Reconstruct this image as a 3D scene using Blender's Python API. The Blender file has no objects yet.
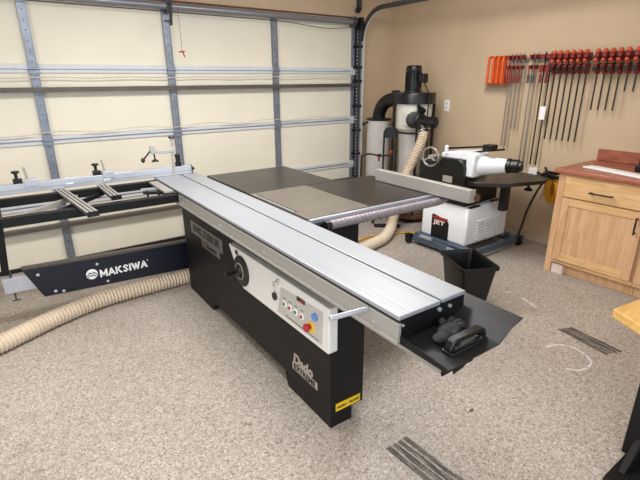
import bpy, bmesh, math, random
from mathutils import Vector, Matrix
random.seed(7)
R = math.radians
col = bpy.context.scene.collection
scn = bpy.context.scene

# ------------------------------------------------------------------ camera
YAW, PITCH, ROLL, FPX = 0.6229, 0.3414, -0.0049, 453.18
CAM = Vector((-4.5306, -4.6949, 1.6473))
fw = Vector((math.sin(YAW)*math.cos(PITCH), math.cos(YAW)*math.cos(PITCH), -math.sin(PITCH)))
rr = Vector((math.cos(YAW), -math.sin(YAW), 0)); uu = rr.cross(fw)
r2 = rr*math.cos(ROLL)+uu*math.sin(ROLL); u2 = -rr*math.sin(ROLL)+uu*math.cos(ROLL)
cd = bpy.data.cameras.new('camera'); cam = bpy.data.objects.new('camera', cd); col.objects.link(cam)
cd.sensor_fit = 'HORIZONTAL'; cd.sensor_width = 36; cd.lens = 36*FPX/640; cd.clip_start = .05
cam.matrix_world = Matrix(((r2.x, u2.x, -fw.x, CAM.x), (r2.y, u2.y, -fw.y, CAM.y), (r2.z, u2.z, -fw.z, CAM.z), (0, 0, 0, 1)))
scn.camera = cam

# ------------------------------------------------------------------ world, lamps, exposure
w = bpy.data.worlds.new('world'); scn.world = w; w.use_nodes = True
bg = w.node_tree.nodes['Background']; bg.inputs[0].default_value = (.72, .86, 1.0, 1); bg.inputs[1].default_value = 1.7
def area(name, loc, sx, sy, power, color, rot=(0, 0, 0)):
    l = bpy.data.lights.new(name, 'AREA'); l.shape = 'RECTANGLE'; l.size = sx; l.size_y = sy; l.energy = power; l.color = color
    o = bpy.data.objects.new(name, l); o.location = loc; o.rotation_euler = rot; col.objects.link(o); return o
area('ceiling_lamp_light', (-3.6, -2.2, 2.68), 1.3, .5, 62, (1, .985, .96))
area('ceiling_lamp_light', (-1.9, -2.0, 2.68), 1.3, .5, 42, (1, .985, .96))
area('ceiling_lamp_light', (-4.6, -5.2, 2.68), 1.3, .5, 40, (1, .985, .96))
area('side_daylight', (-7.5, -4.2, 1.5), 2.6, 1.8, 75, (.86, .93, 1.0), (0, R(-90), 0))
scn.view_settings.view_transform = 'Standard'
try: scn.view_settings.look = 'None'
except Exception: pass
scn.view_settings.gamma = 1; scn.view_settings.use_curve_mapping = False
scn.view_settings.exposure = 0.12

# ------------------------------------------------------------------ materials
def lin(c): c = c/255; return c/12.92 if c <= .04045 else ((c+.055)/1.055)**2.4
def rgb(r, g, b): return (lin(r), lin(g), lin(b), 1)
def mat(name, c, rough=.5, metal=0, var=.06, scale=8, bump=0, bscale=60, spec=.5, coat=0, stretch=None):
    m = bpy.data.materials.new(name); m.use_nodes = True; nt = m.node_tree; b = nt.nodes['Principled BSDF']
    b.inputs['Roughness'].default_value = rough; b.inputs['Metallic'].default_value = metal
    b.inputs['Specular IOR Level'].default_value = spec; b.inputs['Coat Weight'].default_value = coat
    tc = nt.nodes.new('ShaderNodeTexCoord'); n = nt.nodes.new('ShaderNodeTexNoise'); n.inputs['Scale'].default_value = scale
    n.inputs['Detail'].default_value = 4
    src = tc.outputs['Object']
    if stretch:
        mp = nt.nodes.new('ShaderNodeMapping'); mp.inputs['Scale'].default_value = stretch
        nt.links.new(src, mp.inputs[0]); src = mp.outputs[0]
    nt.links.new(src, n.inputs['Vector'])
    cr = nt.nodes.new('ShaderNodeValToRGB'); cc = rgb(*c)
    cr.color_ramp.elements[0].position = .3; cr.color_ramp.elements[1].position = .7
    cr.color_ramp.elements[0].color = tuple(max(0, v*(1-var)) for v in cc[:3])+(1,)
    cr.color_ramp.elements[1].color = tuple(min(1, v*(1+var)) for v in cc[:3])+(1,)
    nt.links.new(n.outputs['Fac'], cr.inputs[0]); nt.links.new(cr.outputs[0], b.inputs['Base Color'])
    if bump:
        n2 = nt.nodes.new('ShaderNodeTexNoise'); n2.inputs['Scale'].default_value = bscale; n2.inputs['Detail'].default_value = 3
        nt.links.new(src, n2.inputs['Vector'])
        bp = nt.nodes.new('ShaderNodeBump'); bp.inputs['Strength'].default_value = bump; bp.inputs['Distance'].default_value = .01
        nt.links.new(n2.outputs['Fac'], bp.inputs['Height']); nt.links.new(bp.outputs[0], b.inputs['Normal'])
    return m
def wood(name, c1, c2, rough=.5, stretch=(1, 12, 12), scale=3, spec=.4):
    m = bpy.data.materials.new(name); m.use_nodes = True; nt = m.node_tree; b = nt.nodes['Principled BSDF']
    b.inputs['Roughness'].default_value = rough; b.inputs['Specular IOR Level'].default_value = spec
    tc = nt.nodes.new('ShaderNodeTexCoord'); mp = nt.nodes.new('ShaderNodeMapping'); mp.inputs['Scale'].default_value = stretch
    n = nt.nodes.new('ShaderNodeTexNoise'); n.inputs['Scale'].default_value = scale; n.inputs['Detail'].default_value = 8
    n.inputs['Distortion'].default_value = .6
    cr = nt.nodes.new('ShaderNodeValToRGB'); cr.color_ramp.elements[0].position = .35; cr.color_ramp.elements[1].position = .65
    cr.color_ramp.elements[0].color = rgb(*c1); cr.color_ramp.elements[1].color = rgb(*c2)
    nt.links.new(tc.outputs['Object'], mp.inputs[0]); nt.links.new(mp.outputs[0], n.inputs['Vector'])
    nt.links.new(n.outputs['Fac'], cr.inputs[0]); nt.links.new(cr.outputs[0], b.inputs['Base Color'])
    return m
def floor_mat():
    m = bpy.data.materials.new('chip_floor'); m.use_nodes = True; nt = m.node_tree; b = nt.nodes['Principled BSDF']
    b.inputs['Roughness'].default_value = .42; b.inputs['Specular IOR Level'].default_value = .35
    tc = nt.nodes.new('ShaderNodeTexCoord')
    def ramp(fac, els):
        cr = nt.nodes.new('ShaderNodeValToRGB'); cr.color_ramp.interpolation = 'CONSTANT'
        while len(cr.color_ramp.elements) < len(els): cr.color_ramp.elements.new(.5)
        for e, (p, c) in zip(cr.color_ramp.elements, els): e.position = p; e.color = rgb(*c)
        nt.links.new(fac, cr.inputs[0]); return cr.outputs[0]
    def vor(scale):
        v = nt.nodes.new('ShaderNodeTexVoronoi'); v.inputs['Scale'].default_value = scale
        nt.links.new(tc.outputs['Object'], v.inputs['Vector'])
        s = nt.nodes.new('ShaderNodeSeparateColor'); nt.links.new(v.outputs['Color'], s.inputs[0]); return s.outputs[0]
    c1 = ramp(vor(210), [(0, (84, 74, 70)), (.12, (146, 136, 128)), (.28, (174, 163, 154)), (.62, (190, 180, 171)), (.84, (208, 201, 193)), (.94, (232, 228, 223))])
    c2 = ramp(vor(95), [(0, (126, 116, 108)), (.10, (168, 158, 148)), (.55, (186, 176, 167)), (.88, (208, 201, 192))])
    mx = nt.nodes.new('ShaderNodeMix'); mx.data_type = 'RGBA'; mx.inputs[0].default_value = .45
    nt.links.new(c1, mx.inputs[6]); nt.links.new(c2, mx.inputs[7])
    n = nt.nodes.new('ShaderNodeTexNoise'); n.inputs['Scale'].default_value = 1.3; n.inputs['Detail'].default_value = 5
    nt.links.new(tc.outputs['Object'], n.inputs['Vector'])
    cr = nt.nodes.new('ShaderNodeValToRGB'); cr.color_ramp.elements[0].position = .3; cr.color_ramp.elements[1].position = .7
    cr.color_ramp.elements[0].color = (.90, .89, .87, 1); cr.color_ramp.elements[1].color = (1, 1, 1, 1)
    nt.links.new(n.outputs['Fac'], cr.inputs[0])
    mu = nt.nodes.new('ShaderNodeMix'); mu.data_type = 'RGBA'; mu.blend_type = 'MULTIPLY'; mu.inputs[0].default_value = 1
    nt.links.new(mx.outputs[2], mu.inputs[6]); nt.links.new(cr.outputs[0], mu.inputs[7])
    nt.links.new(mu.outputs[2], b.inputs['Base Color'])
    bp = nt.nodes.new('ShaderNodeBump'); bp.inputs['Strength'].default_value = .12; bp.inputs['Distance'].default_value = .004
    n3 = nt.nodes.new('ShaderNodeTexNoise'); n3.inputs['Scale'].default_value = 90
    nt.links.new(tc.outputs['Object'], n3.inputs['Vector']); nt.links.new(n3.outputs['Fac'], bp.inputs['Height'])
    nt.links.new(bp.outputs[0], b.inputs['Normal'])
    return m
def streak_mat(name, c, stretch, lo=.42, hi=.6):
    m = bpy.data.materials.new(name); m.use_nodes = True; nt = m.node_tree; b = nt.nodes['Principled BSDF']
    b.inputs['Base Color'].default_value = rgb(*c); b.inputs['Roughness'].default_value = .6
    tc = nt.nodes.new('ShaderNodeTexCoord'); mp = nt.nodes.new('ShaderNodeMapping'); mp.inputs['Scale'].default_value = stretch
    n = nt.nodes.new('ShaderNodeTexNoise'); n.inputs['Scale'].default_value = 10; n.inputs['Detail'].default_value = 6
    mr = nt.nodes.new('ShaderNodeMapRange'); mr.inputs[1].default_value = lo; mr.inputs[2].default_value = hi; mr.inputs[4].default_value = .8
    nt.links.new(tc.outputs['Object'], mp.inputs[0]); nt.links.new(mp.outputs[0], n.inputs['Vector'])
    nt.links.new(n.outputs['Fac'], mr.inputs[0]); nt.links.new(mr.outputs[0], b.inputs['Alpha'])
    return m
M = dict(
    floor=floor_mat(),
    wall=mat('painted_wall', (206, 183, 154), .85, var=.035, scale=3, bump=.12, bscale=140, spec=.2),
    ceil=mat('ceiling_paint', (226, 214, 194), .9, var=.02, bump=.2, bscale=120, spec=.2),
    base=mat('baseboard_paint', (196, 180, 158), .6, var=.03),
    door=mat('door_panel_enamel', (230, 223, 206), .55, var=.035, scale=2.2, bump=.10, bscale=45, spec=.35),
    seam=mat('door_seam_enamel', (206, 208, 212), .45, var=.04, scale=12),
    galv=mat('galvanised_steel', (138, 144, 156), .42, .55, var=.16, scale=26),
    galvd=mat('worn_galvanised_steel', (84, 84, 88), .5, .5, var=.4, scale=30),
    strut=mat('grey_brown_strut_steel', (96, 88, 82), .5, .4, var=.12),
    tubem=mat('torsion_tube_steel', (150, 152, 160), .35, .6, var=.12, stretch=(1, 20, 20)),
    redline=mat('dark_red_header_seal', (110, 66, 56), .7, var=.3, scale=14),
    cord=mat('braided_cord', (206, 198, 184), .8, var=.3, scale=60),
    alu=mat('brushed_aluminium', (163, 167, 174), .42, .35, var=.04, scale=5, stretch=(22, .6, 6)),
    alus=mat('dull_aluminium_side', (164, 162, 157), .5, .3, var=.07, scale=5, stretch=(6, .5, 22)),
    alud=mat('aluminium_groove', (40, 40, 42), .5, .4, var=.1),
    alub=mat('bright_aluminium', (194, 198, 208), .35, .55, var=.05, scale=10),
    black=mat('black_powder_coat', (15, 15, 17), .5, var=.12, scale=30, bump=.04, bscale=300, spec=.3),
    blacks=mat('satin_black_steel', (22, 22, 25), .35, .1, var=.15, scale=9),
    navy=mat('dark_navy_powder_coat', (10, 15, 34), .4, var=.1, scale=6),
    plastic=mat('black_plastic', (13, 13, 15), .38, var=.15, scale=20),
    tray=mat('charcoal_sheet_steel', (31, 31, 34), .5, .1, var=.08, scale=14),
    rag=mat('dark_glove_fabric', (44, 44, 47), .9, var=.35, scale=40, bump=.5, bscale=60),
    cast=mat('ground_cast_iron', (124, 117, 107), .40, .45, var=.10, scale=7),
    tabled=mat('dark_steel_table', (54, 49, 46), .30, .4, var=.10, scale=4),
    fence=mat('anodised_fence', (176, 174, 168), .42, .4, var=.03, stretch=(4, .4, 10)),
    rail=mat('ribbed_rail_metal', (148, 140, 146), .5, .3, var=.1, scale=18),
    panel=mat('white_grey_panel_enamel', (226, 224, 222), .35, var=.015, scale=3, spec=.5),
    plate=mat('grey_control_foil', (188, 186, 180), .4, var=.02),
    nplate=mat('brushed_nameplate', (120, 116, 112), .4, .3, var=.12, scale=30),
    letter=mat('silver_lettering', (176, 166, 156), .4, .2, var=.1, scale=30),
    darkl=mat('dark_lettering', (34, 30, 30), .5),
    white=mat('white_enamel', (234, 236, 240), .32, var=.015, scale=4),
    whitel=mat('white_lettering', (246, 246, 248), .5, var=.01),
    blue=mat('blue_button_plastic', (86, 140, 205), .3, var=.05),
    red=mat('red_button_plastic', (168, 22, 38), .35, var=.08),
    green=mat('green_button_plastic', (40, 130, 74), .35, var=.08),
    yellow=mat('yellow_label', (238, 196, 36), .45, var=.04),
    ycord=mat('yellow_cord_rubber', (214, 152, 30), .55, var=.12, scale=30),
    hose=mat('beige_hose_plastic', (212, 194, 172), .55, var=.06, scale=10),
    galvrod=mat('zinc_rod', (214, 216, 222), .3, .5, var=.05, scale=60),
    filt=mat('filter_fabric', (196, 193, 190), .85, var=.05, scale=14),
    cyc=mat('cyclone_grey_enamel', (214, 212, 202), .35, var=.03),
    drum=mat('grey_fibre_drum', (140, 132, 120), .6, var=.08),
    orange=mat('orange_paint', (224, 92, 30), .42, var=.10, scale=25),
    ored=mat('orange_red_plastic', (206, 84, 54), .42, var=.12, scale=30),
    dred=mat('dark_red_paint', (128, 34, 32), .45, var=.2, scale=30),
    bar=mat('black_serrated_bar', (46, 42, 42), .45, .4, var=.3, scale=40),
    sbar=mat('silver_clamp_bar', (158, 154, 150), .35, .6, var=.12, scale=30),
    maple=wood('maple_cabinet', (206, 160, 118), (224, 182, 142), .5, (9, 9, 1.2), 3.0),
    mapleh=wood('maple_cabinet_rail', (210, 164, 112), (232, 192, 142), .5, (9, 1.2, 9), 3.0),
    toe=mat('bare_toe_kick', (222, 206, 196), .7, var=.06),
    ctop=wood('reddish_laminate', (148, 86, 64), (174, 108, 84), .35, (5, 2, 5), 5),
    bench=wood('yellow_pine_top', (214, 166, 96), (232, 188, 118), .4, (1.4, 14, 14), 3),
    dolly=wood('dark_dolly_wood', (84, 54, 40), (116, 76, 52), .7),
    bag=mat('chrome', (220, 220, 222), .15, .9, var=.02),
    mobile=mat('slate_blue_steel', (84, 98, 116), .4, .2, var=.15, scale=16),
    cordb=mat('black_rubber_cord', (20, 20, 20), .6),
    redh=mat('red_release_handle', (170, 52, 40), .5),
    scuff=streak_mat('dark_tyre_scuff', (66, 62, 60), (7, .6, 1), .30, .62),
    chalk=streak_mat('white_chalk_line', (236, 234, 230), (3, 3, 3), .22, .42),
    leaf=mat('dry_leaf', (96, 84, 48), .8, var=.3, scale=60),
)

# ------------------------------------------------------------------ mesh builder
OFF = {}
Z3 = Vector((0, 0, 1))
def V(*a): return Vector(a[0] if len(a) == 1 else a)
class MB:
    def __init__(s): s.bm = bmesh.new()
    def box(s, x0, x1, y0, y1, z0, z1, T=None):
        vs = [s.bm.verts.new(V(x, y, z) if T is None else T @ V(x, y, z)) for x in (x0, x1) for y in (y0, y1) for z in (z0, z1)]
        for f in ((0, 1, 3, 2), (4, 6, 7, 5), (0, 4, 5, 1), (2, 3, 7, 6), (0, 2, 6, 4), (1, 5, 7, 3)): s.bm.faces.new([vs[i] for i in f])
        return s
    def beam(s, p0, p1, w, h, up=Z3):
        p0, p1 = V(p0), V(p1); d = (p1-p0); L = d.length; d.normalize(); sd = d.cross(V(up)).normalized(); u = sd.cross(d)
        T = Matrix(((d.x, sd.x, u.x, p0.x), (d.y, sd.y, u.y, p0.y), (d.z, sd.z, u.z, p0.z), (0, 0, 0, 1)))
        return s.box(0, L, -w/2, w/2, -h/2, h/2, T)
    def prism(s, pts, o, ex, ey, ez, depth):
        o, ex, ey, ez = V(o), V(ex), V(ey), V(ez)
        a = [s.bm.verts.new(o+ex*p[0]+ey*p[1]) for p in pts]; b = [s.bm.verts.new(o+ex*p[0]+ey*p[1]+ez*depth) for p in pts]
        n = len(pts); s.bm.faces.new(a); s.bm.faces.new(b[::-1])
        for i in range(n): s.bm.faces.new((a[i], b[i], b[(i+1) % n], a[(i+1) % n]))
        return s
    def ring(s, c, u, v, r, n): return [s.bm.verts.new(c+u*(r*math.cos(2*math.pi*i/n))+v*(r*math.sin(2*math.pi*i/n))) for i in range(n)]
    def rings(s, rs, cap=True):
        for a, b in zip(rs, rs[1:]):
            n = len(a)
            for i in range(n): s.bm.faces.new((a[i], a[(i+1) % n], b[(i+1) % n], b[i]))
        if cap: s.bm.faces.new(rs[0][::-1]); s.bm.faces.new(rs[-1])
        return s
    def lathe(s, prof, c=(0, 0, 0), axis=(0, 0, 1), n=32, cap=True, sc=1):
        c, ax = V(c), V(axis).normalized(); u = ax.orthogonal().normalized(); v = ax.cross(u)
        return s.rings([s.ring(c+ax*z, u, v, max(r, 1e-4), n) for r, z in prof], cap)
    def cyl(s, p0, p1, r, r1=None, n=20):
        p0, p1 = V(p0), V(p1); d = p1-p0
        return s.lathe([(r, 0), (r if r1 is None else r1, d.length)], p0, d, n)
    def tube(s, pts, r, n=12, rf=None, sub=0, cap=True):
        P = [V(p) for p in pts]
        if sub:
            Q = []
            for i in range(len(P)-1):
                a, b, c, d = P[max(i-1, 0)], P[i], P[i+1], P[min(i+2, len(P)-1)]
                for k in range(sub):
                    t = k/sub; Q.append(.5*((2*b)+(c-a)*t+(2*a-5*b+4*c-d)*t*t+(3*b-a-3*c+d)*t**3))
            Q.append(P[-1]); P = Q
        up = None; rs = []; s_ = 0
        for i, p in enumerate(P):
            t = (P[min(i+1, len(P)-1)]-P[max(i-1, 0)]).normalized()
            if up is None: up = t.orthogonal().normalized()
            up = (up-t*up.dot(t)).normalized(); v = t.cross(up)
            if i: s_ += (p-P[i-1]).length
            rs.append(s.ring(p, up, v, rf(i, s_) if rf else r, n))
        return s.rings(rs, cap)
    def ball(s, c, r, sc=(1, 1, 1), n=16):
        T = Matrix.Translation(V(c)) @ Matrix.Diagonal((*[r*k for k in sc], 1))
        bmesh.ops.create_uvsphere(s.bm, u_segments=n, v_segments=n//2+2, radius=1, matrix=T); return s
    def torus(s, c, nrm, Rr, r, n=32, m=8):
        c, nrm = V(c), V(nrm).normalized(); u = nrm.orthogonal().normalized(); v = nrm.cross(u); rs = []
        for i in range(n):
            a = 2*math.pi*i/n; d = u*math.cos(a)+v*math.sin(a); rs.append(s.ring(c+d*Rr, d, nrm, r, m))
        rs.append(rs[0])
        return s.rings(rs, False)
    def loft(s, loops, cap=True):
        return s.rings([[s.bm.verts.new(V(p)) for p in l] for l in loops], cap)
    def build(s, name, m, parent=None, bevel=0, smooth=35, seg=2):
        bmesh.ops.recalc_face_normals(s.bm, faces=s.bm.faces)
        if parent is None:
            vs = [v.co for v in s.bm.verts]
            off = V((min(v.x for v in vs)+max(v.x for v in vs))/2, (min(v.y for v in vs)+max(v.y for v in vs))/2, min(v.z for v in vs))
        else: off = OFF.get(parent.name, V(0, 0, 0))
        for v in s.bm.verts: v.co -= off
        me = bpy.data.meshes.new(name); s.bm.to_mesh(me); s.bm.free()
        me.materials.append(m)
        for p in me.polygons: p.use_smooth = True
        me.set_sharp_from_angle(angle=R(smooth))
        o = bpy.data.objects.new(name, me); col.objects.link(o)
        if parent: o.parent = parent
        else: o.location = off
        OFF[o.name] = off
        if bevel:
            b = o.modifiers.new('bevel', 'BEVEL'); b.width = bevel; b.segments = seg; b.limit_method = 'ANGLE'; b.angle_limit = R(40)
        return o
def B(*a): return MB().box(*a)
def tag(o, label=None, cat=None, group=None, kind=None):
    if label: o['label'] = label
    if cat: o['category'] = cat
    if group: o['group'] = group
    if kind: o['kind'] = kind
    return o
def thing(name, label, cat, loc=(0, 0, 0), rz=0, group=None, kind=None, local=False):
    o = bpy.data.objects.new(name, None); col.objects.link(o); o.location = loc; o.rotation_euler = (0, 0, rz); o.empty_display_size = .1
    OFF[o.name] = V(0, 0, 0) if local else V(loc)
    return tag(o, label, cat, group, kind)
def dup(root, loc, label=None, rz=None):
    r = root.copy(); col.objects.link(r); r.location = loc
    if rz is not None: r.rotation_euler = (0, 0, rz)
    if label: r['label'] = label
    for ch in list(root.children):
        c = ch.copy(); col.objects.link(c); c.parent = r
        for g in ch.children:
            d = g.copy(); col.objects.link(d); d.parent = c
    return r
def text(name, s, o, ex, ey, size, m, parent, bold=0.0, width=None, depth=.001, label=None, shear=0):
    """lettering as a thin mesh: o = left end of the baseline, ex = reading direction, ey = up"""
    cu = bpy.data.curves.new(name, 'FONT'); cu.body = s; cu.size = size; cu.extrude = depth; cu.offset = bold; cu.shear = shear
    to = bpy.data.objects.new('lettering', cu); col.objects.link(to)
    bpy.context.view_layer.update()
    me = bpy.data.meshes.new_from_object(to.evaluated_get(bpy.context.evaluated_depsgraph_get()))
    bpy.data.objects.remove(to)
    ex, ey = V(ex).normalized(), V(ey).normalized(); ez = ex.cross(ey)
    k = 1
    if width:
        xs = [v.co.x for v in me.vertices]; k = width/(max(xs)-min(xs))
    off = OFF.get(parent.name, V(0, 0, 0))
    for v in me.vertices: c = v.co; v.co = V(o)+ex*c.x*k+ey*c.y+ez*c.z-off
    me.materials.clear(); me.materials.append(m)
    ob = bpy.data.objects.new(name, me); col.objects.link(ob); ob.parent = parent; OFF[ob.name] = off
    if label: ob['label'] = label
    return ob

# ================================================================== the setting
fl = B(-7.6, 0.0, -8.0, 0.25, -.10, 0).build('floor', M['floor']); tag(fl, kind='structure')
wr = B(0, .15, -8.0, .4, 0, 2.78).build('wall_right', M['wall']); tag(wr, kind='structure')
DXR, DXL = -.62, -5.50        # door opening
wb = MB().box(DXR, 0, 0, .25, 0, 2.78).box(-7.6, DXL, 0, .25, 0, 2.78).box(DXL, DXR, 0, .25, 2.335, 2.78).build('wall_back', M['wall']); tag(wb, kind='structure')
wl = B(-7.75, -7.6, -8.0, .4, 0, 2.78).build('wall_left', M['wall']); tag(wl, kind='structure')
ce = B(-7.75, .15, -8.0, .4, 2.78, 2.90).build('ceiling', M['ceil']); tag(ce, kind='structure')
bs = B(-.014, 0, -2.70, 0, 0, .085).build('baseboard_right', M['base'], bevel=.004); tag(bs, kind='structure')
tr = MB().box(DXL-.02, DXR+.02, -.012, 0, 2.335, 2.352).build('trim_1', M['redline']); tag(tr, kind='structure')

# ---- sectional garage door
dr = thing('door_1', 'cream sectional garage door with galvanised stiles seen from inside', 'garage door', (-3.06, 0, 0), kind='structure')
seams = [0, .58, 1.15, 1.74, 2.325]
for a, b in zip(seams, seams[1:]):
    B(DXL, DXR, .004, .045, a+.006, b-.006).build('door_panel', M['door'], dr)
for z in seams[1:-1]:
    m = MB()
    m.box(DXL, DXR, -.012, .003, z-.034, z-.008); m.box(DXL, DXR, -.016, .003, z+.004, z+.036)
    m.build('meeting_rail', M['seam'], dr, bevel=.003)
    B(DXL, DXR, -.006, .003, z-.006, z+.002).build('seam_gasket', M['galv'], dr)
B(DXL, DXR, -.02, .004, 0, .035).build('bottom_seal', M['plastic'], dr)
SX = [-.655, -1.770, -2.951, -4.106, -5.28]
for i, x in enumerate(SX):
    wd = .030 if i == 0 else .066
    for a, b in zip(seams, seams[1:]):
        m = MB(); m.box(x-wd/2, x+wd/2, -.022, .004, a+.02, b-.02)
        m.box(x-wd/2, x-wd/2+.006, -.03, -.02, a+.02, b-.02); m.box(x+wd/2-.006, x+wd/2, -.03, -.02, a+.02, b-.02)
        st = m.build('stile', M['galv'], dr)
        h = MB()
        for k in range(7):
            z = a+.06+(b-a-.12)*k/6; h.cyl((x, -.0225, z), (x, -.0235, z), .006, n=8)
        h.build('punched_hole', M['galvd'], st)
    for z in seams[1:-1]:
        m = MB(); m.box(x-.038, x+.038, -.034, -.02, z-.045, z+.045); m.cyl((x-.042, -.04, z), (x+.042, -.04, z), .010, n=10)
        for sx in (-.026, .026):
            for sz in (-.035, .035): m.cyl((x+sx, -.034, z+sz), (x+sx, -.042, z+sz), .006, n=6)
        m.build('hinge', M['galv'] if i else M['seam'], dr)
for z in (1.573, .385):
    m = MB(); m.box(DXL, DXR+.06, -.085, -.03, z+.016, z+.019); m.box(DXL, DXR+.06, -.085, -.03, z-.019, z-.016)
    m.box(DXL, DXR+.06, -.088, -.084, z-.019, z+.019)
    m.build('strut', M['strut'], dr, bevel=.002)
def cordm(z0, z1, amp):
    pts = [(x/10, -.05, z0+(z1-z0)*(x/10+5.5)/4.8+amp*math.sin(x*.9)) for x in range(-54, -6)]
    return MB().tube(pts, .0045, 6)
cordm(1.665, 1.675, .004).build('lift_cord', M['cord'], dr)
cordm(1.215, 1.205, .012).build('lift_cord', M['cord'], dr)
MB().tube([(-.66, -.07, 2.24), (-1.1, -.07, 2.20), (-1.7, -.07, 2.235), (-2.9, -.07, 2.245), (-5.4, -.07, 2.25)], .004, 6, sub=6).build('lift_cord', M['galvd'], dr)
# torsion tube
tt = thing('torsion_tube', 'grey torsion tube running across the top of the garage door', 'tube', (-3.06, -.07, 2.3))
MB().cyl((-5.45, -.07, 2.292), (-.66, -.07, 2.288), .030, n=16).build('shaft', M['tubem'], tt)
for x in (-.70, -2.93, -5.3):
    m = MB(); m.box(x-.025, x+.025, -.10, -.03, 2.235, 2.345); m.cyl((x-.02, -.07, 2.29), (x+.02, -.07, 2.29), .042, n=16)
    m.build('bracket', M['galvd'], tt, bevel=.003)
# right-hand track with jamb angle, brackets, rollers
tk = thing('door_track', 'galvanised track beside the garage door that curves up towards the ceiling', 'track', (-.57, -.1, 0))
m = MB()
m.box(-.618, -.612, -.12, 0, 0, 2.25); m.box(-.618, -.562, -.004, -.0, 0, 2.25)
m.build('jamb_angle', M['galvd'], tk)
h = MB()
for k in range(52):
    z = .06+k*.042; h.cyl((-.6195, -.06, z), (-.6180, -.06, z), .009, n=8)
h.build('punched_hole', M['seam'], tk)
m = MB()
path = [(-.572, -.10, 0), (-.572, -.10, 1.0), (-.572, -.10, 2.08)]
for k in range(1, 10):
    a = k/9*math.pi/2; path.append((-.572, -.10-.34*(1-math.cos(a)), 2.08+.34*math.sin(a)))
path += [(-.572, -1.5, 2.43), (-.572, -4.8, 2.47)]
def sweep(m, path, w_, h_):
    rs = []
    for i, p in enumerate(path):
        t = (V(path[min(i+1, len(path)-1)])-V(path[max(i-1, 0)])).normalized(); n_ = V(1, 0, 0); v = t.cross(n_).normalized()
        rs.append([m.bm.verts.new(V(p)+n_*a*w_/2+v*b*h_/2) for a, b in ((-1, -1), (1, -1), (1, 1), (-1, 1))])
    return m.rings(rs)
sweep(m, path, .02, .048).build('curved_rail', M['seam'], tk)
sweep(MB(), [(p[0]-.012, p[1], p[2]) for p in path[2:]], .006, .052).build('rail_lip', M['galvd'], tk)
for z in (.25, .72, 1.02, 1.32, 1.62, 1.78, 2.02):
    m = MB(); m.box(-.665, -.60, -.06, -.03, z-.015, z+.015); m.cyl((-.66, -.10, z), (-.585, -.10, z), .008, n=8); m.cyl((-.60, -.10, z), (-.58, -.10, z), .02, n=14)
    m.build('roller', M['blacks'], tk)
MB().tube([(-.645, -.06, 2.25), (-.648, -.07, 1.6), (-.655, -.065, 1.3), (-.642, -.06, .9), (-.648, -.06, .1)], .004, 6, sub=5).build('lift_cable', M['cordb'], tk)
m = MB(); m.box(-.63, -.59, -.14, -.02, 2.2, 2.34); m.cyl((-.65, -.07, 2.42), (-.61, -.07, 2.42), .03, n=12)
m.build('end_bearing_plate', M['blacks'], tk, bevel=.004)
B(-.60, -.56, -.055, -.0, 2.43, 2.78).build('hanger', M['galvd'], tk)
# opener arm with release cord
op = thing('door_opener', 'black garage door opener arm with red release handle hanging on a cord', 'door opener', (-2.95, -.1, 2.3))
m = MB(); m.beam((-2.985, -.25, 2.11), (-2.965, -.28, 2.47), .022, .022, (1, 0, 0)); m.cyl((-2.985, -.25, 2.14), (-2.985, -.10, 2.16), .009)
m.build('arm', M['blacks'], op)
MB().tube([(-2.91, -.25, 2.46), (-2.908, -.25, 2.2), (-2.905, -.25, 1.90)], .0022, 6).build('release_cord', M['redh'], op)
m = MB(); m.beam((-2.935, -.25, 1.89), (-2.88, -.25, 1.895), .014, .014); m.beam((-2.90, -.25, 1.895), (-2.885, -.25, 1.845), .012, .01)
m.build('release_handle', M['redh'], op, bevel=.003)
tag(B(-3.0, -2.80, -3.6, -.30, 2.46, 2.50).build('ceiling_bar', M['galvd']), 'steel opener rail under the ceiling behind the opener arm', 'rail')

# ================================================================== sliding table saw (local frame, 1 degree off the door)
saw = thing('sliding_table_saw', 'large black sliding panel saw with long silver sliding table in the middle of the garage', 'table saw', (-3.54, -3.765, 0), R(-1.0), local=True)
# narrow left cabinet
m = MB()
m.prism([(.52, .08), (.90, .08), (.96, .09), (1.56, .09), (1.98, .075), (2.52, .075), (2.52, .755), (.52, .755)], (.10, 0, 0), (0, 1, 0), (0, 0, 1), (1, 0, 0), .205)
m.prism([(.52, 0), (.93, 0), (.965, .081), (.52, .081)], (.10, 0, 0), (0, 1, 0), (0, 0, 1), (1, 0, 0), .135)
m.prism([(2.03, 0), (2.515, 0), (2.515, .08), (1.97, .08)], (.10, 0, 0), (0, 1, 0), (0, 0, 1), (1, 0, 0), .135)
cab = m.build('cabinet', M['black'], saw, bevel=.005)
m = MB(); m.box(.303, .330, .56, .64, .10, .17); m.build('side_bracket', M['black'], saw, bevel=.003)
B(.305, .76, 1.13, 1.84, .10, .86).build('motor_cabinet', M['black'], saw, bevel=.006)
for x, y in ((.42, 1.18), (.68, 1.18), (.42, 1.74), (.68, 1.74)): MB().cyl((x, y, 0), (x, y, .10), .03).build('levelling_foot', M['blacks'], saw)
m = MB(); m.box(.12, .28, .70, 2.4, .755, .775); m.build('beam_mount', M['blacks'], saw)
# beam under the slider
B(.045, .30, .02, 3.0, .792, .866).build('support_beam', M['alus'], saw, bevel=.003)
m = MB(); m.box(.046, .202, -.160, -.154, .742, .790); m.build('beam_end_plate', M['black'], saw)
B(.048, .20, -.154, .60, .745, .790).build('lower_beam', M['alus'], saw)
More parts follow.
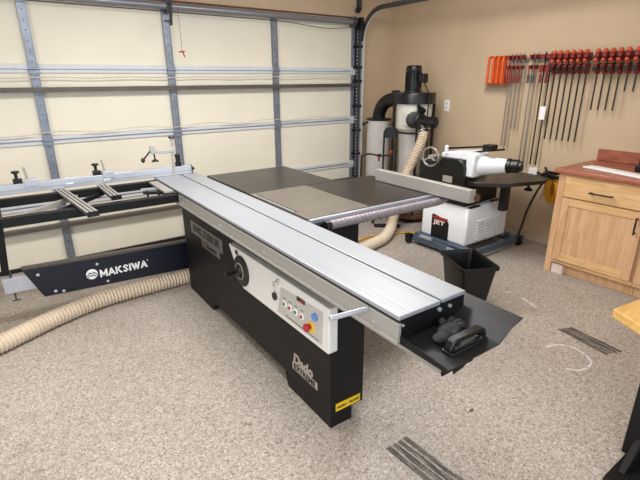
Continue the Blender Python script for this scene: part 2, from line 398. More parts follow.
# sliding plates
m = MB(); m.box(0, .204, 0, 2.87, .884, .900)
m.build('sliding_plate', M['alu'], saw, bevel=.003)
m = MB(); m.box(.2155, .346, .004, 2.88, .884, .900); m.build('sliding_plate', M['alu'], saw, bevel=.003)
m = MB()
for x in (.030, .052, .180, .330): m.box(x, x+.0012, .002, 2.868, .8998, .9004)
m.build('table_groove', M['alus'], saw)
m = MB(); m.box(.008, .338, .003, 2.86, .868, .884); m.build('plate_channel', M['alud'], saw)
m = MB(); m.box(-.002, .014, 0, 2.87, .795, .872); m.box(-.006, .002, 0, 2.87, .792, .806); m.box(.332, .342, .003, 2.87, .82, .884)
cw_ = m.build('carriage_side', M['alus'], saw, bevel=.002)
m = MB()
for y in (.12, .95, 1.5, 2.15, 2.7): m.cyl((-.002, y, .83), (-.006, y, .83), .007, n=10)
m.build('screw_head', M['alub'], cw_)
m = MB(); m.box(.014, .338, .002, .012, .805, .884); ep = m.build('carriage_end_plate', M['black'], saw)
m = MB(); m.cyl((.02, .002, .862), (.02, -.004, .862), .005, n=8); m.cyl((.2, .002, .868), (.2, -.006, .868), .008, n=8); m.cyl((.255, .002, .866), (.255, -.006, .866), .007, n=8)
m.build('end_screw', M['alub'], ep)
# tray at the near end of the slider
T_ = .0035
m = MB()
prof = [(.012, .800), (.277, .800), (.336, .843), (.400, .861), (.400, .857), (.337, .839), (.279, .7965), (.012, .7965)]
def shear_loft(m, prof, ys):
    loops = []
    for f in ys: loops.append([(x, f(x), z) for x, z in prof])
    return m.loft(loops)
shear_loft(m, prof, [lambda x: -.202, lambda x: .10 if x > .3 else .20])
tray = m.build('end_tray', M['tray'], saw, smooth=20)
m = MB(); m.prism([(-.202, .793), (.01, .793), (.01, .828), (-.202, .808)], (.010, 0, 0), (0, 1, 0), (0, 0, 1), (1, 0, 0), .004)
m.build('tray_lip', M['black'], tray)
m = MB(); m.prism([(.052, .796), (.12, .796), (.10, .778), (.052, .770)], (0, -.198, 0), (1, 0, 0), (0, 0, 1), (0, 1, 0), .004)
m.build('tray_bracket', M['black'], tray)
# push block standing on the tray (own thing)
def rot_frame(P):
    c, s = math.cos(R(-1)), math.sin(R(-1)); return V(-3.54+c*P[0]-s*P[1], -3.765+s*P[0]+c*P[1], P[2])
pb = thing('push_block', 'black push block with an open grip lying on the end tray of the saw', 'push block', rot_frame((.176, -.140, .803)), R(-1), local=True)
m = MB()
out = [(-.092, 0), (.092, 0), (.092, .022), (.080, .042), (.065, .048), (-.065, .048), (-.080, .042), (-.092, .022)]
inn = [(-.068, .010), (.068, .010), (.068, .022), (.058, .031), (.044, .034), (-.044, .034), (-.058, .031), (-.068, .022)]
a = [[m.bm.verts.new(V(x, y, z)) for x, z in pts] for y in (-.016, .016) for pts in (out, inn)]
for i in range(8):
    j = (i+1) % 8
    m.bm.faces.new((a[0][i], a[0][j], a[1][j], a[1][i])); m.bm.faces.new((a[2][i], a[3][i], a[3][j], a[2][j]))
    m.bm.faces.new((a[0][i], a[2][i], a[2][j], a[0][j])); m.bm.faces.new((a[1][i], a[1][j], a[3][j], a[3][i]))
m.build('grip', M['plastic'], pb, bevel=.006, seg=3)
B(-.094, .094, -.024, .024, 0, .007).build('sole', M['plastic'], pb, bevel=.003)
# crumpled glove/rag under the slider end
gl = thing('work_glove', 'crumpled dark grey work glove lying on the tray under the slider end', 'glove', rot_frame((.175, -.060, .806)), R(-1), local=True)
m = MB(); m.ball((0, -.01, .020), .038, (1.25, .9, .48)); m.ball((-.05, -.02, .014), .03, (1.2, .8, .5)); 
bmg = m.build('palm', M['rag'], gl)
for k, (dx, dy, L_) in enumerate(((.075, .03, .04), (.085, .0, .045), (.07, -.025, .04), (-.02, -.06, .035), (.03, .05, .035))):
    MB().tube([(dx*.3, dy*.5, .022), (dx*.7, dy*.8, .028), (dx, dy, .012)], .011, 10, sub=4).build('finger', M['rag'], gl)
# silver push handle bar at the slider side
m = MB(); m.cyl((-.165, .165, .872), (-.003, .155, .866), .0095, n=16); m.lathe([(.0115, 0), (.0115, .012)], (-.165, .165, .872), (1, -.06, -.03), 16)
m.build('push_handle', M['alub'], saw, bevel=.002)

# control panel
m = MB(); m.prism([(1.551, .690), (.482, .697), (.482, .470), (.492, .462), (1.375, .450)], (.062, 0, 0), (0, 1, 0), (0, 0, 1), (1, 0, 0), .05)
cpn = m.build('control_panel', M['panel'], saw, bevel=.006)
B(.058, .064, .488, .905, .486, .640).build('x', M['plate'], cpn).name = 'spare'
bpy.data.objects.remove(bpy.data.objects['spare'])
m = MB(); m.prism([(.905, .640), (.525, .664), (.535, .486), (.945, .484)], (.0595, 0, 0), (0, 1, 0), (0, 0, 1), (1, 0, 0), .004)
kp = m.build('keypad_plate', M['plate'], cpn, bevel=.0015)
def disc(name, y, z, r, d, mt, par, x=.0595, n=24): return MB().cyl((x, y, z), (x-d, y, z), r, n=n).build(name, mt, par, bevel=.0015)
for y, mt, lb in ((.865, 'green', 'green push button'), (.812, 'red', 'red push button'), (.758, 'green', 'green push button'), (.703, 'red', 'red push button')):
    bz = disc('push_button', y, .563, .0185, .004, M['whitel'], cpn); bz['label'] = lb
    disc('button_cap', y, .563, .0095, .009, M[mt], bz)
    for dy in (0,):
        B(.0585, .0600, y-.014, y+.014, .592, .596).build('button_caption', M['darkl'], bz)
b = B(.0565, .0600, .675, .745, .636, .656).build('hour_display', M['darkl'], cpn); b['label'] = 'small red digital display'
B(.0560, .0568, .680, .710, .640, .652).build('display_digits', M['red'], b)
b = disc('selector_knob', .586, .614, .020, .012, M['blue'], cpn); b['label'] = 'blue round knob'
b = disc('stop_surround', .622, .543, .030, .003, M['yellow'], cpn); b['label'] = 'yellow disc behind emergency stop'
m = MB(); m.lathe([(.010, 0), (.010, .014), (.020, .016), (.021, .026), (.017, .030)], (.056, .628, .545), (-1, 0, 0), 24)
m.build('emergency_stop', M['red'], b)
B(.0585, .0600, .56, .86, .497, .501).build('panel_line', M['darkl'], kp)
b = disc('key_lock', .929, .667, .013, .008, M['bag'], cpn)
m = MB(); m.cyl((.05, .929, .667), (.035, .929, .667), .003); m.box(.028, .036, .927, .931, .645, .672)
m.build('key', M['bag'], b)
MB().tube([(.045, .935, .65), (.05, .955, .62), (.055, .962, .595)], .002, 6).build('key_ring', M['bag'], b)
MB().lathe([(.0, -.004), (.022, -.003), (.022, .003), (0, .004)], (.054, .966, .566), (1, 0, 0), 20).build('key_fob', M['plastic'], b)
# hand wheel
b = MB().lathe([(.095, 0), (.097, .006), (.088, .013), (.035, .015), (.03, .03), (.0, .032)], (.062, 1.372, .567), (-1, 0, 0), 36).build('hand_wheel', M['plastic'], saw)
MB().cyl((.04, 1.43, .545), (-.02, 1.43, .545), .013, .016).build('wheel_crank', M['plastic'], b)
MB().torus((.045, 1.372, .567), (1, 0, 0), .05, .0025).build('wheel_ring', M['letter'], b)
B(.057, .0625, 1.415, 1.445, .655, .680).build('scale_window', M['darkl'], cpn)
# name plates
m = MB(); m.prism([(2.335, .640), (1.735, .645), (1.745, .545), (2.335, .545)], (.096, 0, 0), (0, 1, 0), (0, 0, 1), (1, 0, 0), .004)
np_ = m.build('name_plate', M['nplate'], saw, bevel=.001)
text('model_lettering', 'BMS.3200.IR', (.0955, 2.29, .572), (0, -1, 0), (0, 0, 1), .075, M['darkl'], np_, .002, width=.50)
m = MB(); m.prism([(2.13, .548), (1.80, .548), (1.80, .490), (2.13, .490)], (.0965, 0, 0), (0, 1, 0), (0, 0, 1), (1, 0, 0), .0035)
np2 = m.build('name_plate', M['nplate'], saw, bevel=.001)
text('model_lettering', 'Classic', (.0958, 2.09, .505), (0, -1, 0), (0, 0, 1), .05, M['darkl'], np2, .001, width=.24)
# Dado lettering on the near end of the cabinet
dg = text('brand_lettering', 'Dado', (.098, .862, .207), (0, -1, 0), (0, -.16, 1), .080, M['letter'], saw, .0035, width=.185)
dg['label'] = 'silver brand lettering'
m = MB(); m.prism([(.870, .200), (.632, .203), (.632, .160), (.870, .158)], (.0965, 0, 0), (0, 1, 0), (0, 0, 1), (1, 0, 0), .003)
bp_ = m.build('brand_badge', M['letter'], saw)
text('badge_lettering', 'EXTREME', (.0962, .855, .166), (0, -1, 0), (0, 0, 1), .046, M['darkl'], bp_, .0015, width=.205)
b = B(.131, .283, .516, .5205, .092, .134).build('warning_label', M['yellow'], saw); b['label'] = 'yellow warning label'
text('warning_lettering', 'HAZARD', (.138, .5155, .106), (1, 0, 0), (0, 0, 1), .020, M['darkl'], b, .0004, width=.052)
text('warning_lettering', 'VOLTAGE', (.21, .5155, .106), (1, 0, 0), (0, 0, 1), .020, M['darkl'], b, .0004, width=.064)
B(.196, .202, .5150, .5160, .110, .116).build('warning_mark', M['darkl'], b)

# main tables
B(.372, .835, 1.125, 1.852, .862, .900).build('main_table', M['cast'], saw, bevel=.003)
B(.372, 1.112, 1.855, 2.64, .868, .8985).build('rear_table', M['tabled'], saw, bevel=.003)
B(.838, 1.475, 1.125, 1.852, .868, .8985).build('side_table', M['tabled'], saw, bevel=.003)
b = B(.392, .401, 1.28, 1.80, .8995, .9012).build('blade_slot', M['darkl'], saw)
B(.3745, .384, 1.28, 1.80, .8995, .904).build('blade_guard_strip', M['alub'], saw)
B(.3725, 1.11, 1.86, 1.88, .84, .868).build('table_apron', M['blacks'], saw)
m = MB(); m.box(1.05, 1.10, 2.55, 2.60, .012, .868)
for x, y in ((1.075, 2.575),): m.box(x-.04, x+.04, y-.04, y+.04, 0, .012)
o = m; o.build('table_leg', M['blacks'], saw)
# measuring rail and ribbed round rail
m = MB(); m.box(.375, 1.43, 1.094, 1.121, .868, .896); mr_ = m.build('measuring_rail', M['alub'], saw, bevel=.004)
m = MB()
for k in range(49): m.box(.42+k*.02, .421+k*.02, 1.090, 1.100 if k % 5 else 1.108, .8965, .8975)
m.build('rule_mark', M['darkl'], mr_)
m = MB(); m.box(.40, 1.36, 1.075, 1.125, .838, .868); m.build('rail_bracket', M['blacks'], saw)
def ribs(i, s_): return .0265+.0014*math.sin(s_*2*math.pi/.030)
L0, L1 = .47, 1.47
pts = [(L0+(L1-L0)*i/240, 1.045, .862) for i in range(241)]
rl = MB(); rl.tube(pts, .026, 20, rf=lambda i, s_: ribs(i, s_)*(1 if i < 215 else max(.3, 1-((i-215)/27)**2)))
rl.build('fence_rail', M['rail'], saw, smooth=60)
MB().lathe([(.027, 0), (.029, .02), (.027, .04)], (.44, 1.045, .862), (1, 0, 0), 20).build('rail_collar', M['blacks'], saw)
# rip fence
m = MB(); m.prism([(0, .901), (.05, .901), (.05, .925), (.03, .928), (.03, .970), (.05, .975), (.05, .985), (0, .985)], (1.372, .80, 0), (1, 0, 0), (0, 0, 1), (0, 1, 0), .88)
rf_ = m.build('rip_fence', M['fence'], saw, bevel=.002)
m = MB(); m.box(1.368, 1.43, .792, .802, .903, .986); m.build('fence_end_cap', M['fence'], rf_, bevel=.002)
m = MB(); m.box(1.425, 1.52, .88, 1.08, .88, .915); m.box(1.425, 1.50, .93, 1.12, .905, .945); fb = m.build('fence_bracket', M['blacks'], rf_, bevel=.006)
MB().cyl((1.44, .84, .93), (1.44, .78, .93), .02, .024).build('fence_knob', M['dolly'], rf_)

# crosscut frame, left of the slider
m = MB()
m.box(-1.10, -.008, 2.72, 2.775, .832, .888); m.box(-1.10, .04, 2.24, 2.30, .815, .872); m.box(-1.11, -1.065, 2.24, 2.775, .815, .87)
m.box(-.05, -.01, 2.24, 2.775, .832, .865)
cf = m.build('crosscut_frame', M['black'], saw, bevel=.003)
B(-1.105, -1.075, 2.30, 2.72, .872, .884).build('frame_edge_bar', M['alub'], saw)
m = MB(); m.beam((-1.0, 2.31, .845), (-.60, 2.72, .845), .03, .03); m.build('frame_brace', M['alus'], saw)
m = MB(); m.beam((-.78, 2.31, .845), (-.42, 2.72, .845), .02, .03); m.build('frame_brace', M['black'], saw)
def slat(x0, _, y0, y1, x1, wd):
    m = MB(); z0, z1 = .890, .902
    for a, b in ((-wd/2, -wd/2+.014), (-.008, .008), (wd/2-.014, wd/2)):
        loop = []
        P0, P1 = V(x0, y0, 0), V(x1, y1, 0)
        m.beam(V(x0+(a+b)/2, y0, (z0+z1)/2), V(x1+(a+b)/2, y1, (z0+z1)/2), b-a, z1-z0)
    s_ = m.build('support_slat', M['alus'], saw, bevel=.001)
    MB().beam(V(x0, y0, .884), V(x1, y1, .884), wd*.94, .016).build('slat_channel', M['galvd'], s_)
    d = (V(x1, y1, 0)-V(x0, y0, 0)).normalized()
    m = MB(); m.beam(V(x1, y1, .888)-d*.0, V(x1, y1, .888)+d*.008, wd+.006, .032); m.build('slat_end_cap', M['plastic'], s_)
slat(-.688, 0, 2.80, 1.99, -.602, .062)
slat(-.41, 0, 2.80, 2.34, -.398, .062)
m = MB(); m.box(-.075, -.01, 2.32, 2.78, .872, .888); m.build('frame_plate', M['alus'], saw, bevel=.002)
m = MB(); m.cyl((-.15, 2.50, .87), (-.15, 2.50, .80), .008); m.lathe([(.018, 0), (.026, .02), (.012, .035)], (-.15, 2.50, .775), (0, 0, 1), 14)
m.cyl((-.09, 2.42, .86), (-.09, 2.42, .80), .008); m.beam((-.18, 2.50, .86), (-.01, 2.42, .85), .03, .02); m.build('locking_lever', M['blacks'], saw)
m = MB(); m.beam((-.17, 2.60, .86), (-.06, 2.55, .865), .035, .012); m.build('clamp_shoe', M['alub'], saw)
# crosscut fence
m = MB(); m.prism([(2.800, .902), (2.855, .902), (2.855, .965), (2.845, .968), (2.845, .955), (2.825, .955), (2.825, .968), (2.800, .968)], (-1.35, 0, 0), (0, 1, 0), (0, 0, 1), (1, 0, 0), 1.655)
xf = m.build('crosscut_fence', M['alub'], saw, bevel=.002)
B(-1.35, .30, 2.7985, 2.8008, .925, .930).build('fence_groove', M['alus'], xf)
m = MB(); m.box(.303, .312, 2.798, 2.858, .902, .968); m.cyl((.312, 2.83, .935), (.335, 2.83, .935), .014); m.build('fence_end_cap', M['plastic'], xf)
for x in (-.62, -.36): B(x-.03, x+.03, 2.79, 2.80, .905, .935).build('fence_shoe', M['alub'], xf, bevel=.003)
def stop(x):
    m = MB(); m.box(x+.02, x+.10, 2.80, 2.85, .968, .992); m.box(x+.02, x+.10, 2.795, 2.80, .94, .992)
    o = m.build('flip_stop', M['alub'], saw, bevel=.004)
    m = MB(); m.cyl((x-.02, 2.83, .968), (x-.02, 2.83, 1.045), .011); m.lathe([(.012, 0), (.026, .006), (.026, .016), (.016, .02)], (x-.02, 2.83, 1.035), (0, 0, 1), 16)
    m.box(x-.045, x+.012, 2.805, 2.85, .968, 1.0); m.build('stop_knob', M['plastic'], o, bevel=.003)
    m = MB(); m.beam((x+.045, 2.86, .98), (x+.035, 2.87, 1.07), .02, .004); m.build('stop_tongue', M['fence'], o)
stop(-.915); stop(-.405)
m = MB(); m.cyl((.205, 2.83, .968), (.205, 2.83, 1.06), .018); m.lathe([(.026, 0), (.026, .03), (.018, .035)], (.205, 2.83, .968), (0, 0, 1), 14); m.lathe([(.022, 0), (.022, .02)], (.205, 2.83, 1.045), (0, 0, 1), 14)
m.build('clamp_post_knob', M['plastic'], saw)
# hold-down clamp
b = MB().cyl((.150, 2.80, .90), (.163, 2.80, 1.205), .0095).build('hold_down_column', M['fence'], saw)
MB().lathe([(.022, 0), (.026, .008), (.02, .018)], (.163, 2.80, 1.20), (0, 0, 1), 14).build('column_knob', M['plastic'], b)
m = MB(); m.prism([(.185, 1.135), (.185, 1.090), (.06, 1.085), (.015, 1.10), (.00, 1.085), (-.018, 1.10), (-.015, 1.155), (.01, 1.160), (.02, 1.13), (.06, 1.115), (.14, 1.12)], (0, 2.785, 0), (1, 0, 0), (0, 0, 1), (0, 1, 0), .03)
m.build('hold_down_arm', M['fence'], b, bevel=.004)
m = MB(); m.cyl((-.01, 2.80, 1.12), (-.075, 2.79, 1.055), .0065); m.ball((-.082, 2.79, 1.048), .016, (1, 1, 1.25)); m.build('hold_down_lever', M['blacks'], b)
m = MB(); m.cyl((.012, 2.80, 1.09), (.014, 2.80, 1.04), .006); m.lathe([(.030, 0), (.026, .007), (.012, .018)], (.014, 2.80, 1.028), (0, 0, 1), 16); m.build('hold_down_foot', M['plastic'], b)
# swing arm with the maker's name
AY = 2.60
m = MB(); m.prism([(-1.028, .405), (.26, .366), (.26, .135), (-.93, .177)], (0, AY, 0), (1, 0, 0), (0, 0, 1), (0, 1, 0), .06)
arm = m.build('swing_arm', M['navy'], saw, bevel=.003); arm['label'] = 'dark navy arm with white lettering'
m = MB(); m.prism([(-1.02, .4055), (.26, .3665), (.26, .382), (-1.03, .420)], (0, AY+.005, 0), (1, 0, 0), (0, 0, 1), (0, 1, 0), .05); m.build('arm_edge_strip', M['strut'], arm)
GL = {'M': ([[(0, 0), (0, 1)], [(0, 1), (.5, .25)], [(.5, .25), (1, 1)], [(1, 1), (1, 0)]], 1.15), 'A': ([[(-.05, 0), (.5, 1)], [(.5, 1), (1.05, 0)], [(.2, .3), (.8, .3)]], 1.0),
      'K': ([[(0, 0), (0, 1)], [(0, .42), (.9, 1)], [(.3, .55), (1, 0)]], .95), 'S': ([[(.95, .84), (.5, 1), (.1, .78), (.5, .54), (.9, .26), (.5, 0), (.05, .15)]], .85),
      'I': ([[(0, 0), (0, 1)]], .0), 'W': ([[(0, 1), (.27, 0)], [(.27, 0), (.5, .9)], [(.5, .9), (.73, 0)], [(.73, 0), (1, 1)]], 1.45)}
m = MB(); gx = -.545; gh = .050; gw = .036; st_ = .0125
for ch in 'MAKSIWA':
    segs, wd = GL[ch]
    for pl_ in segs:
        for p, q_ in zip(pl_, pl_[1:]):
            a_, b_ = V(gx+p[0]*gw*wd, AY-.0015, .238+p[1]*gh+ (gx+.545)*.006), V(gx+q_[0]*gw*wd, AY-.0015, .238+q_[1]*gh+(gx+.545)*.006)
            d_ = (b_-a_).normalized()*st_*.35
            m.beam(a_-d_, b_+d_, .003, st_, (d_.z, 0, -d_.x) if abs(d_.z) > abs(d_.x)*.02 else (0, 0, 1))
    gx += gw*wd+.0175
m.build('maker_lettering', M['whitel'], arm)
m = MB(); m.torus((gx-.004, AY-.001, .292), (0, 1, 0), .004, .0012, 12, 5); m.build('registered_mark', M['whitel'], arm)
cx, cz = -.605, .273
m = MB(); m.cyl((cx, AY, cz), (cx, AY-.0035, cz), .040, n=36); lg = m.build('maker_emblem', M['whitel'], arm)
m = MB()
for pts in ([(-.036, -.010), (-.013, .014), (.000, .002), (.013, .014), (.036, -.010)], [(-.028, -.024), (-.012, -.006), (.000, -.016), (.012, -.006), (.028, -.024)]):
    for p, q_ in zip(pts, pts[1:]): m.beam((cx+p[0], AY-.004, cz+p[1]), (cx+q_[0], AY-.004, cz+q_[1]), .0012, .0065, (p[1]-q_[1], 0, q_[0]-p[0]))
m.build('emblem_mark', M['navy'], lg)
for x, z, r in ((-.559, .344, .010), (-.505, .190, .010), (-.942, .353, .011), (-.856, .203, .011), (-.806, .190, .011)):
    MB().lathe([(r, 0), (r, .003), (r*.5, .006)], (x, AY, z), (0, -1, 0), 14).build('bolt', M['alub'], arm)
MB().lathe([(.020, 0), (.020, .004), (.012, .006), (.012, .002)], (-.755, AY, .195), (0, -1, 0), 20).build('arm_plug', M['plastic'], arm)
m = MB(); m.box(-1.155, -.85, AY+.015, AY+.05, .250, .362); m.build('arm_extension', M['alub'], saw, bevel=.003)
m = MB(); m.cyl((-1.10, AY+.03, .25), (-1.10, AY+.03, .19), .006); m.cyl((-1.125, AY+.03, .19), (-1.075, AY+.03, .19), .005); m.build('extension_screw', M['galvd'], saw); MB().cyl((-1.10, AY+.03, .362), (-1.10, AY+.03, .41), .009).build('extension_pin', M['galvd'], saw)
m = MB(); m.beam((-1.085, AY, .83), (-1.125, AY+.03, .39), .045, .045, (0, 1, 0)); m.build('frame_post', M['black'], saw, bevel=.003)
m = MB(); m.box(.16, .30, 2.50, 2.70, .14, .55); m.build('arm_pivot', M['black'], saw, bevel=.004)

# ================================================================== dust hoses
def hose(name, pts, r, label, pitch=.026):
    P = [V(p) for p in pts]; Q = []
    for i in range(len(P)-1):
        a, b, c, d = P[max(i-1, 0)], P[i], P[i+1], P[min(i+2, len(P)-1)]
        for k in range(24):
            t = k/24; Q.append(.5*((2*b)+(c-a)*t+(2*a-5*b+4*c-d)*t*t+(3*b-a-3*c+d)*t**3))
    Q.append(P[-1])
    # resample at even steps
    st = pitch/4; out = [Q[0]]; acc = 0
    for a, b in zip(Q, Q[1:]):
        L_ = (b-a).length; pos = st-acc
        while pos <= L_: out.append(a+(b-a)*(pos/L_)); pos += st
        acc = (acc+L_) % st
    m = MB(); m.tube(out, r, 22, rf=lambda i, s_: r-.005+.005*math.sin(i*math.pi/2))
    return tag(m.build(name, M['hose'], smooth=70), label, 'hose')
hose('dust_hose', [(-5.15, -1.66, .066), (-4.73, -1.47, .066), (-4.38, -1.29, .066), (-4.06, -1.185, .066), (-3.72, -1.16, .066), (-3.33, -1.15, .068), (-3.05, -1.15, .09), (-2.9, -1.2, .15)], .062,
     'beige corrugated dust hose lying on the floor at the left, below the navy arm')
hose('dust_hose', [(-.62, -1.22, 1.10), (-.655, -1.22, .98), (-.74, -1.20, .80), (-.86, -1.18, .55), (-.96, -1.19, .28), (-1.10, -1.27, .10), (-1.35, -1.42, .064), (-1.62, -1.50, .064), (-1.95, -1.62, .064), (-2.35, -1.85, .075), (-2.55, -2.0, .12)], .058,
     'beige corrugated dust hose dropping from the cyclone inlet to the floor behind the saw')

# ================================================================== cyclone dust collector in the corner
DC = V(-.43, -.88, 0)
dc = thing('dust_collector', 'cyclone dust collector with black motor and grey body in the corner by the garage door', 'dust collector', (-.43, -.88, 0))
dx, dy = DC.x, DC.y
m = MB(); m.lathe([(.235, 1.375), (.24, 1.38), (.24, 1.485), (.235, 1.495), (.06, 1.50)], (dx, dy, 0), n=48); m.build('fan_housing', M['blacks'], dc)
mx_, my_ = dx-.02, dy+.018
m = MB(); m.lathe([(.10, 1.50), (.098, 1.52), (.086, 1.53), (.086, 1.72), (.090, 1.73), (.088, 1.765), (.078, 1.785), (.03, 1.79)], (mx_, my_, 0), n=32)
for k in range(20):
    a = 2*math.pi*k/20; c, s = math.cos(a), math.sin(a)
    m.beam((mx_+c*.088, my_+s*.088, 1.535), (mx_+c*.088, my_+s*.088, 1.715), .006, .012, (c, s, 0))
mt_ = m.build('motor', M['plastic'], dc)
B(dx-.06, dx+.02, dy-.165, dy-.09, 1.60, 1.70).build('terminal_box', M['plastic'], mt_, bevel=.006)
MB().tube([(dx-.02, dy-.15, 1.60), (dx-.02, dy-.2, 1.53), (dx-.03, dy-.24, 1.49), (dx-.06, dy-.27, 1.40), (dx-.06, dy-.26, 1.2), (dx-.07, dy-.30, .9), (dx-.06, dy-.33, .3)], .007, 8, sub=5).build('motor_cord', M['cordb'], mt_)
MB().lathe([(.205, 1.375), (.205, 1.16), (.20, 1.10), (.165, 1.06), (.165, 1.04)], (dx, dy, 0), n=48).build('cyclone_body', M['cyc'], dc)
MB().lathe([(.168, 1.055), (.158, .93), (.15, .60), (.15, .56)], (dx, dy, 0), n=40).build('cyclone_cone', M['filt'], dc)
MB().torus((dx, dy, 1.05), (0, 0, 1), .172, .010, 40).build('cone_ring', M['blacks'], dc)
m = MB(); m.lathe([(.235, .10), (.24, .11), (.24, .52), (.245, .53), (.245, .56), (.14, .57)], (dx, dy, 0), n=40); dm = m.build('collection_drum', M['drum'], dc)
MB().torus((dx, dy, .53), (0, 0, 1), .245, .009, 40).build('drum_ring', M['blacks'], dm)
m = MB(); m.lathe([(.29, .055), (.29, .095)], (dx, dy, 0), n=32); dl = m.build('drum_dolly', M['dolly'], dc)
for a in (0.6, 2.2, 3.8, 5.3):
    x, y = dx+.24*math.cos(a), dy+.24*math.sin(a); m = MB(); m.cyl((x-.012, y, .027), (x+.012, y, .027), .027, n=16); m.box(x-.018, x+.018, y-.01, y+.01, .04, .058); m.build('caster', M['plastic'], dl)
for a in (R(-35), R(55), R(145), R(235)):
    x, y = dx+.232*math.cos(a), dy+.232*math.sin(a)
    B(x-.012, x+.012, y-.012, y+.012, .0, 1.38).build('stand_leg', M['blacks'], dc)
# tangential inlet with black splitter
ix, iy, iz = -.60, -1.135, 1.20
m = MB(); m.loft([[(-.45, -.80, 1.13), (-.45, -.80, 1.29), (-.62, -.82, 1.29), (-.62, -.82, 1.13)], [(-.52, -1.10, 1.135), (-.52, -1.10, 1.265), (-.66, -1.09, 1.265), (-.66, -1.09, 1.135)]]); m.build('inlet_duct', M['cyc'], dc, bevel=.01)
m = MB(); m.lathe([(.078, -.02), (.08, .0), (.08, .09), (.07, .10)], (-.58, -1.07, 1.20), (-.25, -1, .05), 24)
m.cyl((-.615, -1.16, 1.20), (-.60, -1.33, 1.20), .055, .058, 20); m.lathe([(.064, 0), (.066, .02), (.066, .045), (.05, .06), (.02, .065)], (-.60, -1.30, 1.20), (.0, -1, 0), 20)
m.cyl((-.60, -1.13, 1.22), (-.62, -1.22, 1.09), .060, .060, 20); m.cyl((-.58, -1.10, 1.27), (-.58, -1.14, 1.33), .04, .05)
iv = m.build('inlet_splitter', M['plastic'], dc)
MB().lathe([(.09, 0), (.09, .012), (.06, .02), (.02, .022)], (-.655, -1.10, 1.215), (-.75, -.66, .05), 28).build('splitter_plate', M['blacks'], iv)
MB().torus((-.62, -1.215, 1.10), (-.15, -.55, -.8), .062, .005).build('hose_clip', M['bag'], iv)
# filter canister and elbow
fx, fy = -.47, -.33
m = MB(); n = 72
rs = []
for z in (.20, 1.16): rs.append([m.bm.verts.new(V(fx+(.143+.004*(k % 2))*math.cos(2*math.pi*k/n), fy+(.143+.004*(k % 2))*math.sin(2*math.pi*k/n), z)) for k in range(n)])
m.rings(rs); m.build('filter_canister', M['filt'], dc, smooth=80)
ft = MB().lathe([(.155, 1.155), (.158, 1.16), (.158, 1.175), (.10, 1.185)], (fx, fy, 0), n=40).build('filter_lid', M['blacks'], dc)
m = MB(); m.cyl((fx-.14, fy+.05, 1.13), (fx-.19, fy+.06, 1.12), .012); m.ball((fx-.195, fy+.06, 1.11), .022); m.build('filter_crank', M['plastic'], ft)
MB().tube([(fx, fy, 1.17), (fx+.0, fy-.01, 1.24), (fx, fy-.06, 1.33), (fx, fy-.15, 1.39), (fx+.01, fy-.26, 1.415), (fx+.02, fy-.36, 1.42)], .080, 24, sub=6).build('elbow_duct', M['plastic'], dc)
MB().lathe([(.148, .0), (.152, .03), (.152, .20), (.146, .21)], (fx, fy, 0), n=36).build('filter_base', M['blacks'], dc)
B(fx-.03, fx+.05, fy-.30, fy-.24, 1.49, 1.515).build('housing_flange', M['blacks'], dc)
# hand truck behind the side table: arch and bars
ht = thing('hand_truck', 'black hand truck frame with rounded top standing in front of the filter canister', 'hand truck', (-.86, -.95, 0))
def P(a, b, z): return (-.86+a*.78, -.95-a*.62+b, z+.04 if z > .5 else z)
m = MB(); arch = [P(-.07, 0, .06)]+[P(-.07, 0, .9)]+[P(-.07*math.cos(t/8*math.pi), 0, 1.03+.07*math.sin(t/8*math.pi)) for t in range(9)]+[P(.07, 0, .9), P(.07, 0, .06)]
m.tube(arch, .011, 10); m.build('frame_tube', M['blacks'], ht)
m = MB(); pts = [(.07*math.cos(t/10*math.pi), .07*math.sin(t/10*math.pi)) for t in range(11)]+[(-.07, -.05), (.07, -.05)]
m.prism(pts, P(0, .0, 1.03), V(.78, -.62, 0).normalized(), (0, 0, 1), V(.62, .78, 0).normalized(), .012); m.build('top_plate', M['plastic'], ht)
m = MB(); m.beam(P(-.08, 0, .55), P(.08, 0, .55), .02, .02); m.beam(P(-.08, 0, .25), P(.08, 0, .25), .02, .02); m.build('cross_bar', M['blacks'], ht)
m = MB(); m.prism([(-.15, 0), (.15, 0), (.15, .01), (-.15, .01)], P(0, 0, 0), V(.78, -.62, 0).normalized(), (0, 0, 1), V(-.62, -.78, 0).normalized(), .12); m.build('toe_plate', M['blacks'], ht)
for a in (-.11, .11):
    m = MB(); m.cyl(P(a-.015, .08, .06), P(a+.015, .08, .06), .06); m.build('wheel', M['plastic'], ht)
mc = thing('bar_stand', 'bent black bar stand with small red joint between filter canister and rip fence', 'stand', (-1.0, -.75, 0))
MB().tube([(-1.03, -.66, 0), (-1.03, -.66, .74), (-1.02, -.67, .80), (-.97, -.74, .825), (-.90, -.86, .81), (-.82, -.98, .84)], .011, 10, sub=3).build('bent_bar', M['blacks'], mc)
m = MB(); m.ball((-.91, -.83, .815), .024, (1.3, 1, .8)); m.build('joint', M['plastic'], mc)
m = MB(); m.beam((-.92, -.84, .80), (-.92, -.84, .75), .018, .018, (0, 1, 0)); m.beam((-.86, -.90, .83), (-.82, -.95, .87), .018, .015); m.build('clamp_head', M['redh'], mc)
tag(MB().tube([(-1.62, -1.25, .012), (-1.4, -1.2, .012), (-1.2, -1.22, .012), (-.95, -1.32, .012), (-.8, -1.45, .012), (-.72, -1.55, .012)], .010, 8, sub=6).build('extension_cord', M['ycord']), 'yellow extension cord on the floor between saw and planer', 'cord')

